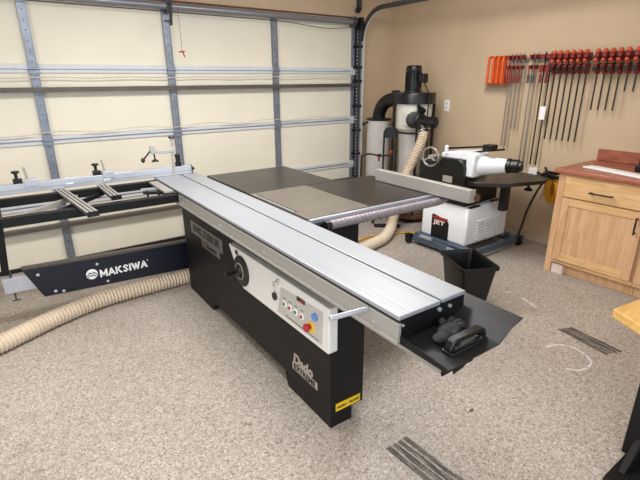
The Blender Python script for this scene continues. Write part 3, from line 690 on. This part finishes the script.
# ================================================================== planer with mobile base
pl = thing('planer_jointer', 'white and black planer jointer on a mobile base against the right wall', 'planer', (-.70, -1.92, 0))
X0, X1, Y0, Y1 = -1.03, -.37, -2.19, -1.64
m = MB()
m.loft([[(X0, Y1, .12), (X0, Y0, .12), (X1, Y0, .12), (X1, Y1, .12)], [(X0, Y1, .37), (X0, Y0, .37), (X1, Y0, .40), (X1, Y1, .40)],
        [(X0+.07, Y1-.03, .47), (X0+.07, Y0+.05, .47), (X1-.02, Y0+.05, .50), (X1-.02, Y1-.03, .50)]])
pbse = m.build('base_cabinet', M['white'], pl, bevel=.018, seg=3)
m = MB()
for c in range(3):
    for r in range(7):
        x0 = X0+.16+c*.155; z = .155+r*.031
        m.prism([(0, 0), (.018, .004), (0, .022)], (x0, Y0, z), (0, -1, 0), (0, 0, 1), (1, 0, 0), .125)
m.build('louvre', M['white'], pbse)
m = MB()
for c in range(3):
    for r in range(7): x0 = X0+.16+c*.155; z = .155+r*.031; m.box(x0, x0+.125, Y0-.002, Y0+.002, z-.007, z)
m.build('louvre_shade', M['galv'], pbse)  # grey strips stand in for the shade below each louvre; no real openings
m = MB(); m.box(X0+.10, X0+.26, Y0+.045, Y0+.075, .47, .482); m.build('recess_handle', M['blacks'], pbse); m = MB(); m.box(X0+.44, X0+.58, Y0+.045, Y0+.075, .487, .50); m.build('recess_handle', M['blacks'], pbse)
m = MB(); m.prism([(-1.775, .09), (-1.99, .09), (-1.99, .30), (-1.97, .325), (-1.79, .365), (-1.775, .35)], (X0-.004, 0, 0), (0, 1, 0), (0, 0, 1), (1, 0, 0), .006)
bk = m.build('front_badge', M['plastic'], pl, bevel=.002)
m = MB(); m.box(X0-.0055, X0-.003, -1.975, -1.79, .325, .345); m.build('badge_stripe', M['redh'], bk)
text('badge_lettering', 'JET', (X0-.0055, -1.805, .275), (0, -1, 0), (0, 0, 1), .062, M['redh'], bk, .002, width=.15)
text('badge_lettering', 'JET', (X0-.007, -1.808, .268), (0, -1, 0), (0, 0, 1), .058, M['whitel'], bk, .001, width=.145)
# mobile base
mb = MB()
mb.box(X0-.075, X0-.045, -2.26, -1.60, .035, .10); mb.box(X0-.06, X1+.1, Y0-.10, Y0-.07, .035, .10); mb.box(X0-.06, X0+.02, Y0-.1, Y0, .10, .12); mb.box(X0-.06, X1+.1, Y1+.03, Y1+.06, .035, .10); mb.box(X1+.06, X1+.1, Y0-.08, Y1+.05, .035, .10)
mb.box(X0-.05, X0+.05, -2.2, -1.6, .10, .121); mb.box(X1-.05, X1+.09, -2.2, -1.6, .10, .121)
mbo = mb.build('mobile_base', M['mobile'], pl, bevel=.004)
for x, y in ((X0-.09, -1.56), (X0-.09, Y0-.07), (X1+.12, Y0-.10), (X1+.10, Y1+.05)):
    m = MB(); m.cyl((x-.02, y, .036), (x+.02, y, .036), .036, n=20); m.box(x-.03, x+.03, y-.03, y+.03, .06, .105); m.build('caster', M['plastic'], mbo, bevel=.004)
m = MB(); m.beam((X0-.10, Y0+.0, .10), (X0-.02, Y0-.09, .125), .05, .02); m.build('foot_pedal', M['orange'], mbo, bevel=.005); 
m = MB(); m.beam((X0-.075, -1.70, .115), (X0-.075, -1.86, .115), .03, .022); m.beam((X0-.062, -2.05, .075), (X0-.062, -2.2, .075), .035, .05); m.build('lock_bar', M['alub'], mbo)
# machine head
m = MB(); m.box(-.93, -.42, -2.08, -1.72, .47, .72); m.box(-.97, -.45, -1.95, -1.50, .66, .86); hd = m.build('thicknesser_body', M['blacks'], pl, bevel=.015)
m = MB(); pts = [(-1.82, .63), (-2.12, .63), (-2.13, .87), (-2.10, .92), (-2.04, .945), (-1.86, .935), (-1.82, .90)]
m.prism(pts, (-1.055, 0, 0), (0, 1, 0), (0, 0, 1), (1, 0, 0), .20); fg = m.build('side_guard', M['plastic'], pl, bevel=.012)
B(-1.061, -1.054, -2.00, -1.89, .715, .775).build('data_plate', M['letter'], fg)
m = MB(); m.prism([(-1.80, .93), (-2.06, .93), (-2.18, .94), (-2.18, 1.0), (-2.08, 1.015), (-1.84, .985), (-1.80, .975)], (-1.0, 0, 0), (0, 1, 0), (0, 0, 1), (1, 0, 0), .22)
m.build('cutter_cover', M['white'], pl, bevel=.012)
m = MB(); m.box(-1.03, -.88, -2.20, -2.11, .79, 1.0); m.build('cover_end', M['white'], pl, bevel=.015)
m = MB(); m.cyl((-1.0, -1.86, .97), (-1.0, -1.86, 1.02), .018); m.ball((-1.0, -1.86, 1.03), .02); m.build('cover_knob', M['white'], pl)
m = MB(); m.loft([[(-.93+.10*math.cos(a)*1.0, -2.13, .885+.10*math.sin(a)) for a in [2*math.pi*k/24 for k in range(24)]],
                  [(-.80+.066*math.cos(a), -2.40, .905+.062*math.sin(a)) for a in [2*math.pi*k/24 for k in range(24)]]])
mh = m.build('motor_housing', M['white'], pl)
MB().lathe([(.060, 0), (.066, .005), (.066, .035), (.055, .04), (.055, .05), (.060, .052), (.060, .10), (.045, .108), (.045, .13), (.02, .135)], (-.80, -2.385, .905), (.25, -1, .06), 24).build('dust_port', M['plastic'], pl)
MB().beam((-1.0, -1.86, 1.02), (-.92, -2.20, 1.065), .012, .016).build('guard_rod', M['blacks'], pl)
MB().beam((-.90, -2.06, .995), (-.86, -2.38, 1.055), .012, .016).build('guard_rod', M['blacks'], pl)
B(-.93, -.83, -2.29, -2.20, 1.03, 1.085).build('rod_block', M['plastic'], pl, bevel=.004)
m = MB(); m.prism([(-1.0, -2.22), (-.84, -2.42), (-.42, -2.55), (-.26, -2.50), (-.22, -2.42), (-.22, -1.82), (-1.0, -1.82)], (0, 0, .715), (1, 0, 0), (0, 1, 0), (0, 0, 1), .035)
m.build('outfeed_table', M['tabled'], pl, bevel=.004)
m = MB(); m.box(-.66, -.58, -2.32, -2.26, .44, .72); m.build('table_support', M['plastic'], pl)
m = MB(); m.cyl((-.45, -2.42, .66), (-.45, -2.42, .715), .014); m.lathe([(.02, 0), (.04, .008), (.04, .02), (.02, .03)], (-.45, -2.42, .63), (0, 0, 1), 12); m.build('table_knob', M['plastic'], pl)
# hand wheel
hw = MB().torus((-1.10, -1.755, .935), (-1, -.12, 0), .088, .010, 40, 10).build('hand_wheel', M['sbar'], pl)
m = MB()
for k in range(3):
    a = R(90+120*k); m.beam((-1.10, -1.755, .935), (-1.10, -1.755+.085*math.cos(a), .935+.085*math.sin(a)), .012, .014)
m.cyl((-1.115, -1.755, .935), (-.98, -1.755, .935), .02); m.build('wheel_spoke', M['fence'], hw)
MB().cyl((-1.105, -1.83, .90), (-1.15, -1.83, .90), .010).build('wheel_grip', M['plastic'], hw)
tag(MB().tube([(-.03, -2.33, .80), (-.05, -2.36, .70), (-.06, -2.30, .55), (-.08, -2.24, .35), (-.12, -2.22, .15), (-.18, -2.22, .03), (-.25, -2.2, .012)], .011, 8, sub=6).build('power_cord', M['cordb']), 'black power cord hanging down the right wall behind the planer', 'cord')

# ================================================================== waste bin
bn = thing('waste_bin', 'black tapered plastic waste bin on the floor in front of the planer', 'waste bin', (-1.835, -2.82, 0), math.atan2(-.33, -.16), local=True)
def rrect(a, b, r, z, k=5):
    o = []
    for cxx, cyy, s in ((a-r, b-r, 0), (-a+r, b-r, 90), (-a+r, -b+r, 180), (a-r, -b+r, 270)):
        for i in range(k+1): t = R(s+90*i/k); o.append((cxx+r*math.cos(t), cyy+r*math.sin(t), z))
    return o
m = MB()
m.loft([rrect(.125, .075, .03, .008), rrect(.14, .088, .03, .0), rrect(.188, .130, .035, .374), rrect(.200, .142, .038, .376), rrect(.200, .142, .038, .396), rrect(.192, .134, .034, .398), rrect(.182, .124, .03, .37), rrect(.132, .080, .026, .012)], cap=True)
m.build('bin_body', M['plastic'], bn, smooth=50)
m = MB()
m.rings([[m.bm.verts.new(V(p)) for p in rrect(.204, .146, .04, z_)] for z_ in (.374, .394)]+[[m.bm.verts.new(V(p)) for p in rrect(.194, .136, .034, z_)] for z_ in (.394, .374)], False)
m.build('bin_rim', M['plastic'], bn)

# ================================================================== cabinet run on the right
CX, CY0, CY1 = -.652, -2.79, -4.55
cbn = thing('base_cabinet', 'light maple base cabinet with black bar handles against the right wall', 'cabinet', (-.32, -3.1, 0))
m = MB(); m.box(CX+.01, -.005, CY0-.0, CY0-.02, .0, .885); m.box(CX+.02, -.005, -3.495, CY0-.02, .12, .885); m.build('carcass', M['maple'], cbn)
B(CX, CX+.02, CY0-.055, CY0, .0, .885).build('face_stile', M['maple'], cbn, bevel=.001)
B(CX, CX+.02, -3.495, CY0-.055, .852, .885).build('face_rail', M['mapleh'], cbn)
B(CX, CX+.02, -3.495, CY0-.055, .10, .128).build('face_rail', M['mapleh'], cbn)
B(CX+.06, CX+.075, -3.495, CY0-.02, 0, .12).build('toe_kick', M['maple'], cbn)
B(CX+.012, CX+.06, -2.95, -2.85, 0, .085).build('toe_block', M['toe'], cbn)
dwr = B(CX-.019, CX, -3.475, -2.855, .700, .868).build('drawer', M['mapleh'], cbn, bevel=.003)
def handle(par, p0, p1, out=.032):
    m = MB(); d = (V(p1)-V(p0)).normalized(); o = V(-out, 0, 0)
    m.beam(V(p0)-d*.012+o, V(p1)+d*.012+o, .011, .011, (1, 0, 0))
    m.beam(V(p0), V(p0)+o, .010, .010, d); m.beam(V(p1), V(p1)+o, .010, .010, d)
    return m.build('handle', M['blacks'], par, bevel=.002)
handle(dwr, (CX-.019, -3.08, .772), (CX-.019, -3.235, .772))
def shaker(y0, y1, z0, z1, hy):
    st = .062
    d = B(CX-.012, CX-.003, y0+st, y1-st, z0+st, z1-st).build('cabinet_door', M['maple'], cbn if y0 > -3.49 else cb2)
    for a_ in (y0, y1-st): B(CX-.019, CX, a_, a_+st, z0, z1).build('door_stile', M['maple'], d, bevel=.002)
    for a_ in (z0, z1-st): B(CX-.019, CX, y0+st, y1-st, a_, a_+st).build('door_rail', M['mapleh'], d, bevel=.002)
    handle(d, (CX-.019, hy, z1-.05), (CX-.019, hy, z1-.16))
shaker(-3.475, -2.855, .135, .690, -3.440)
cb2 = thing('base_cabinet', 'second maple base cabinet cut off by the right edge of the photo', 'cabinet', (-.32, -4.0, 0))
m = MB(); m.box(CX+.02, -.005, CY1, -3.498, .12, .885); m.build('carcass', M['maple'], cb2)
B(CX, CX+.02, -3.535, -3.498, .10, .885).build('face_stile', M['maple'], cb2); B(CX, CX+.02, CY1, CY1+.04, .10, .885).build('face_stile', M['maple'], cb2)
m = MB(); m.box(CX, CX+.02, CY1+.04, -3.535, .852, .885); m.box(CX, CX+.02, CY1+.04, -3.535, .10, .128); m.build('face_rail', M['mapleh'], cb2)
B(CX+.06, CX+.075, CY1, -3.498, 0, .12).build('toe_kick', M['maple'], cb2)
dw2 = B(CX-.019, CX, -4.18, -3.52, .700, .868).build('drawer', M['mapleh'], cb2, bevel=.003)
handle(dw2, (CX-.019, -3.74, .772), (CX-.019, -3.91, .772))
shaker(-4.18, -3.52, .135, .690, -3.55)
m = MB(); m.box(-.692, -.001, CY1, -2.758, .889, .930)
m.build('worktop', M['ctop'], bevel=.012, seg=3)
wt = bpy.data.objects['worktop']; tag(wt, 'reddish brown laminate worktop on the maple base cabinets', 'worktop')
tag(B(-.022, -.001, CY1, -2.79, .932, 1.035).build('backsplash', M['ctop'], bevel=.003), 'reddish brown backsplash strip standing on the worktop along the wall', 'backsplash')
m = MB(); T = Matrix.Translation(V(-.485, -3.06, .931)) @ Matrix.Rotation(math.atan2(-.62, -.17), 4, 'Z')
m.box(-.16, .60, -.055, .055, 0, .012, T); m.box(-.10, .6, -.04, .04, .012, .018, T)
ds = m.build('plastic_diffuser', M['whitel'], bevel=.004); tag(ds, 'long flat white plastic strip lying on the reddish worktop', 'plastic strip')
ct = thing('cordless_tool', 'black upright tool standing on the worktop at the right edge of the photo', 'tool', (-.30, -3.27, .931))
m = MB(); m.box(-.35, -.25, -3.34, -3.225, .931, .985); m.build('battery', M['plastic'], ct, bevel=.010)
m = MB(); m.loft([[(-.34, -3.33, .985), (-.26, -3.33, .985), (-.26, -3.24, .985), (-.34, -3.24, .985)], [(-.33, -3.32, 1.16), (-.27, -3.32, 1.16), (-.27, -3.235, 1.16), (-.33, -3.235, 1.16)]]); m.build('tool_handle', M['plastic'], ct, bevel=.012)
m = MB(); m.lathe([(.02, 0), (.036, .012), (.036, .05), (.034, .16), (.02, .18)], (-.30, -3.215, 1.185), (0, -1, .12), 20); m.build('tool_head', M['plastic'], ct)

# ================================================================== wall fittings
ol = thing('wall_outlet', 'white outlet plate on the tan wall right of the dust collector', 'outlet', (-.001, -1.003, 1.34))
B(-.007, 0, -1.042, -.965, 1.275, 1.405).build('cover_plate', M['whitel'], ol, bevel=.002)
for z in (1.315, 1.365): 
    s_ = B(-.0085, -.006, -1.022, -.985, z-.016, z+.016).build('socket', M['panel'], ol, bevel=.003)
    MB().box(-.009, -.008, -1.012, -1.009, z-.006, z+.006).box(-.009, -.008, -.998, -.995, z-.006, z+.006).build('socket_slot', M['darkl'], s_)
o2 = thing('wall_outlet', 'white outlet box low on the wall below the long clamp bars', 'outlet', (-.001, -2.18, .69))
B(-.045, 0, -2.255, -2.165, .655, .775).build('box', M['whitel'], o2, bevel=.004)
# yellow reel on a black bracket
yr = thing('cord_reel', 'coil of yellow cord hanging from a black bracket between planer and cabinet', 'cord reel', (-.10, -2.50, .55))
m = MB()
for k in range(7):
    for j in range(4):
        pts = []
        for i in range(33):
            a = 2*math.pi*i/32; pts.append((-.16+k*.017, -2.50+(.030+.015*j+.002*math.sin(k*3))*math.cos(a), .615+(.078+.016*j+.003*math.sin(k*2+j))*math.sin(a)))
        m.tube(pts, .0085, 8, cap=False)
m.build('cord_coil', M['ycord'], yr)
m = MB(); m.beam((0, -2.50, .735), (-.20, -2.50, .735), .05, .025); m.beam((-.19, -2.44, .755), (-.19, -2.60, .745), .02, .03); m.beam((-.02, -2.36, .75), (-.02, -2.60, .75), .03, .03)
m.ball((-.19, -2.42, .77), .02); m.beam((-.19, -2.48, .735), (-.19, -2.34, .765), .02, .02); m.build('bracket', M['plastic'], yr, bevel=.004)

# ================================================================== clamps on the wall
ZT = 1.80
def rail(y0, y1, lab):
    rk = thing('clamp_rack', lab, 'clamp rack', (0, (y0+y1)/2, ZT))
    m = MB(); m.box(-.03, 0, y0, y1, ZT+.0, ZT+.035); m.build('wall_rail', M['sbar'], rk, bevel=.002)
    m = MB(); k = y1-.015
    while k > y0+.01: m.box(-.075, -.03, k-.004, k+.004, ZT+.004, ZT+.022); k -= .068
    m.build('rack_tooth', M['sbar'], rk)
rail(-1.98, -1.80, 'steel clamp rack behind the thin silver bar clamps')
rail(-2.59, -2.02, 'steel clamp rack behind the first run of dark bar clamps')
rail(-3.17, -2.64, 'steel clamp rack behind the second run of dark bar clamps, nearest the worktop end')
sh = thing('clamp_shelf_bracket', 'thin steel wall bracket under the orange clamp frames', 'bracket', (0, -1.68, 1.58))
m = MB(); m.box(-.11, 0, -1.80, -1.52, 1.575, 1.579); m.box(-.004, 0, -1.80, -1.52, 1.575, 1.60); m.build('bracket_plate', M['sbar'], sh)
# orange C clamp frames
ordn = ['leftmost of the four hanging orange clamp frames', 'second of the four hanging orange clamp frames from the left',
        'third of the four hanging orange clamp frames from the left', 'rightmost of the four hanging orange clamp frames, next to the silver bars']
og = thing('orange_clamp', ordn[0], 'clamp', (0, -1.615, 1.582), group='orange clamp frames at the left end of the clamp wall', local=True)
m = MB(); 
pth = []
for cxx, czz, s in ((-.115, .245, 180), (-.045, .245, 90), (-.045, .03, 0), (-.115, .03, 270)):
    for i in range(5): t = R(s-90*i/4); pth.append((cxx+.025*math.cos(t), 0, czz+.025*math.sin(t)))
pth.append(pth[0])
rs = []
for p in pth[:-1]:
    c = V(-.08, 0, .1375); d = (V(p)-c); d = V(d.x*2.2, 0, d.z).normalized()
    rs.append([m.bm.verts.new(V(p)+d*a*.011+V(0, b*.012, 0)) for a, b in ((-1, -1), (1, -1), (1, 1), (-1, 1))])
rs.append(rs[0]); m.rings(rs, False); m.build('clamp_frame', M['orange'], og, bevel=.003)
m = MB(); m.cyl((-.08, 0, .02), (-.08, 0, -.02), .006); m.cyl((-.10, 0, -.02), (-.06, 0, -.02), .004); m.build('clamp_screw', M['sbar'], og)
for k in (1, 2, 3): dup(og, (0, -1.615-.055*k, 1.582), ordn[k])
# silver bar clamps
def silver(length, red, bm_='sbar', gr='bar'):
    o = thing('bar_clamp', 'x', 'clamp', (0, 0, 0), group='silver bar clamps beside the orange clamp frames', local=True)
    B(-.066, -.058, -.006, .006, .09-length, .08).build('clamp_bar', M[bm_], o)
    jw = .022 if bm_ == 'bar' else .010
    m = MB(); m.box(-.12, -.04, -jw, jw, .020, .060); m.build('fixed_jaw', M['dred'], o, bevel=.003)
    m = MB(); m.box(-.12, -.045, -jw, jw, -.07 if jw < .02 else -.10, -.035); m.cyl((-.11, 0, -.035), (-.11, 0, -.12), .006, n=10); 
    j = m.build('sliding_jaw', M['dred'], o, bevel=.003)
    MB().lathe([(.011, 0), (.013, .02), (.013, .07), (.008, .08)], (-.11, 0, -.20), (0, 0, 1), 12).build('clamp_handle', M['dred' if red else 'galvd'], j)
    return o
def dark(length):
    o = thing('parallel_clamp', 'x', 'clamp', (0, 0, 0), local=True)
    B(-.085, -.078, -.006, .006, .06-length, .045).build('clamp_bar', M['bar'], o)
    m = MB(); m.prism([(-.155, .045), (-.055, .06), (-.055, -.0), (-.075, -.012), (-.155, .015)], (0, -.017, 0), (1, 0, 0), (0, 0, 1), (0, 1, 0), .034)
    m.build('fixed_jaw', M['dred'], o, bevel=.004)
    m = MB(); m.prism([(-.155, -.045), (-.06, -.03), (-.06, -.115), (-.09, -.125), (-.155, -.075)], (0, -.017, 0), (1, 0, 0), (0, 0, 1), (0, 1, 0), .034)
    j = m.build('sliding_jaw', M['dred'], o, bevel=.004)
    MB().box(-.157, -.150, -.014, .014, -.10, -.055).build('jaw_pad', M['plastic'], j)
    m = MB(); m.lathe([(.010, 0), (.018, .008), (.020, .03), (.019, .05), (.012, .060), (.004, .063)], (-.10, 0, .045), (-.8, 0, .42), 16)
    m.build('clamp_handle', M['ored'], o)
    m = MB(); m.lathe([(.010, 0), (.016, .006), (.017, .024), (.013, .040), (.005, .045)], (-.13, 0, -.02), (-.8, 0, .35), 14); m.build('trigger_knob', M['ored'], o)
    return o
sil = [(-1.745, .72, 'thin silver bar clamp directly right of the orange frames'), (-1.815, .72, 'second thin silver bar clamp right of the orange frames'),
       (-1.875, .68, 'third silver bar clamp right of the orange frames, with a short bar'), (-1.925, .68, 'fourth silver bar clamp right of the orange frames, with a short bar')]
s0 = silver(.93, True); s1 = silver(.75, True); s2 = silver(1.08, False)
names = []
def put(proto, used, y, lab, z=ZT):
    if not used[0]: used[0] = True; proto.location = (0, y, z); proto['label'] = lab; return proto
    return dup(proto, (0, y, z), lab)
u0, u1, u2 = [False], [False], [False]
put(s0, u0, -1.822, 'thin silver bar clamp directly right of the orange frames')
put(s0, u0, -1.868, 'second thin silver bar clamp right of the orange frames')
put(s1, u1, -1.912, 'silver bar clamp with shorter bar, third right of the orange frames')
put(s1, u1, -1.956, 'silver bar clamp with shorter bar, fourth right of the orange frames')
put(s2, u2, -2.055, 'long silver bar clamp, left one of the pair left of the dark clamp bars')
put(s2, u2, -2.105, 'long silver bar clamp, right one of the pair left of the dark clamp bars')
d0 = silver(1.08, True, 'bar', 'parallel'); d1 = dark(.78); d2 = dark(.485); d3 = dark(.325)
for d, g in ((d0, 'longest dark bar clamps'), (d1, 'medium dark parallel clamps of the first run'), (d2, 'short dark parallel clamps of the second run'), (d3, 'shortest dark parallel clamps at the right edge')): d['group'] = g
ud = [False]
put(d0, ud, -2.180, 'longest dark bar clamp, left one, its bar reaching the low outlet', ZT)
put(d0, ud, -2.238, 'longest dark bar clamp, right one, beside the run of six medium clamps', ZT)
ud = [False]; nm = ['first', 'second', 'third', 'fourth', 'fifth', 'sixth']
for k in range(6): put(d1, ud, -2.300-.058*k, 'dark parallel clamp with medium bar, %s from the left of the six' % nm[k])
ud = [False]
for k in range(4): put(d2, ud, -2.682-.060*k, 'dark parallel clamp with short bar, %s from the left, past the gap' % nm[k])
ud = [False]
for k in range(4): put(d3, ud, -2.925-.066*k, 'dark parallel clamp with the shortest bar, %s one at the right edge' % nm[k])
lb = B(-.074, -.0665, -2.262, -2.205, 1.26, 1.385).build('paper_tag', M['whitel']); tag(lb, 'small white paper tag on the longest clamp bars', 'tag')

# ================================================================== bench corner at lower right
bt = thing('workbench', 'yellow wooden bench top on a black steel leg at the lower right corner', 'workbench', (-2.0, -4.2, 0))
m = MB(); m.prism([(-2.58, -4.05), (-2.70, -4.28), (-2.70, -4.9), (-1.30, -4.9), (-1.30, -4.22)], (0, 0, .712), (1, 0, 0), (0, 1, 0), (0, 0, 1), .038)
m.build('bench_top', M['bench'], bt, bevel=.004)
for y in (-4.17,):
    m = MB(); m.box(-2.46, -2.36, -4.26, -4.17, 0.03, .70); lgm = m.build('leg', M['black'], bt, bevel=.006)
    m = MB(); m.box(-2.68, -2.15, -4.31, -4.19, 0, .035); m.prism([(-2.46, .03), (-2.60, .03), (-2.46, .14)], (0, -4.24, 0), (1, 0, 0), (0, 0, 1), (0, 1, 0), .03); m.build('foot', M['black'], lgm, bevel=.004)
for a_ in ((-1.55, -1.45, -4.26, -4.17), (-1.55, -1.45, -4.8, -4.7), (-2.46, -2.36, -4.8, -4.7)): B(*a_, 0, .70).build('leg', M['black'], bt, bevel=.006)
m = MB(); m.box(-2.50, -1.40, -4.28, -4.16, .685, .712); m.box(-2.54, -2.49, -4.20, -4.16, .66, .712); m.build('bench_rail', M['black'], bt)

# ================================================================== marks on the floor
def flat(name, pts, m_, lab, cat, z=.0012):
    m = MB(); m.prism(pts, (0, 0, z-.0008), (1, 0, 0), (0, 1, 0), (0, 0, 1), .0008); o = m.build(name, m_, fl if False else None); tag(o, lab, cat, kind='structure'); return o
def ribbon(name, path, wd, m_, lab):
    m = MB(); P_ = [V(p[0], p[1], 0) for p in path]
    if len(P_) > 2:
        Q = []
        for i in range(len(P_)-1):
            a, b, c, d = P_[max(i-1, 0)], P_[i], P_[i+1], P_[min(i+2, len(P_)-1)]
            for k in range(6):
                t = k/6; Q.append(.5*((2*b)+(c-a)*t+(2*a-5*b+4*c-d)*t*t+(3*b-a-3*c+d)*t**3))
        Q.append(P_[-1]); P_ = Q
    L, Rr = [], []
    for i, p in enumerate(P_):
        t = (P_[min(i+1, len(P_)-1)]-P_[max(i-1, 0)]).normalized(); n_ = V(-t.y, t.x, 0)*wd/2
        L.append(m.bm.verts.new(p+n_+V(0, 0, .0012))); Rr.append(m.bm.verts.new(p-n_+V(0, 0, .0012)))
    for i in range(len(P_)-1): m.bm.faces.new((L[i], L[i+1], Rr[i+1], Rr[i]))
    return m
def marks(name, ribs_, m_, lab):
    big = MB()
    for path, wd in ribs_:
        r_ = ribbon('', path, wd, m_, lab)
        me = bpy.data.meshes.new('tmp'); r_.bm.to_mesh(me); r_.bm.free(); big.bm.from_mesh(me); bpy.data.meshes.remove(me)
    o = big.build(name, m_); tag(o, lab, 'floor mark', kind='structure'); return o
marks('floor_scuff', [([(-3.285+k*.036, -3.505-.0*k), (-3.265+k*.036, -3.86)], .029) for k in range(4)], M['scuff'], 'four parallel dark scuff streaks on the floor in front of the saw foot')
marks('floor_scuff', [([(-1.575+k*.028, -3.42-.012*k), (-1.63+k*.034, -3.76-.014*k)], .030) for k in range(4)], M['scuff'], 'four parallel dark scuff streaks on the floor near the cabinet')
marks('chalk_line', [([(-1.865, -3.484), (-1.764, -3.529), (-1.728, -3.627), (-1.797, -3.739), (-1.924, -3.746), (-1.991, -3.685)], .014), ([(-1.34, -3.00), (-1.40, -3.16)], .022), ([(-1.36, -2.83), (-1.33, -2.90)], .014)], M['chalk'], 'thin curved white chalk lines on the floor right of the waste bin')
m = MB(); m.prism([(-.018, 0), (0, .008), (.02, .004), (.012, -.008)], (-2.757, -3.578, .001), (1, 0, 0), (0, 1, 0), (.1, 0, 1), .004)
tag(m.build('dry_leaf', M['leaf']), 'tiny dry leaf lying on the open floor right of the saw', 'leaf')
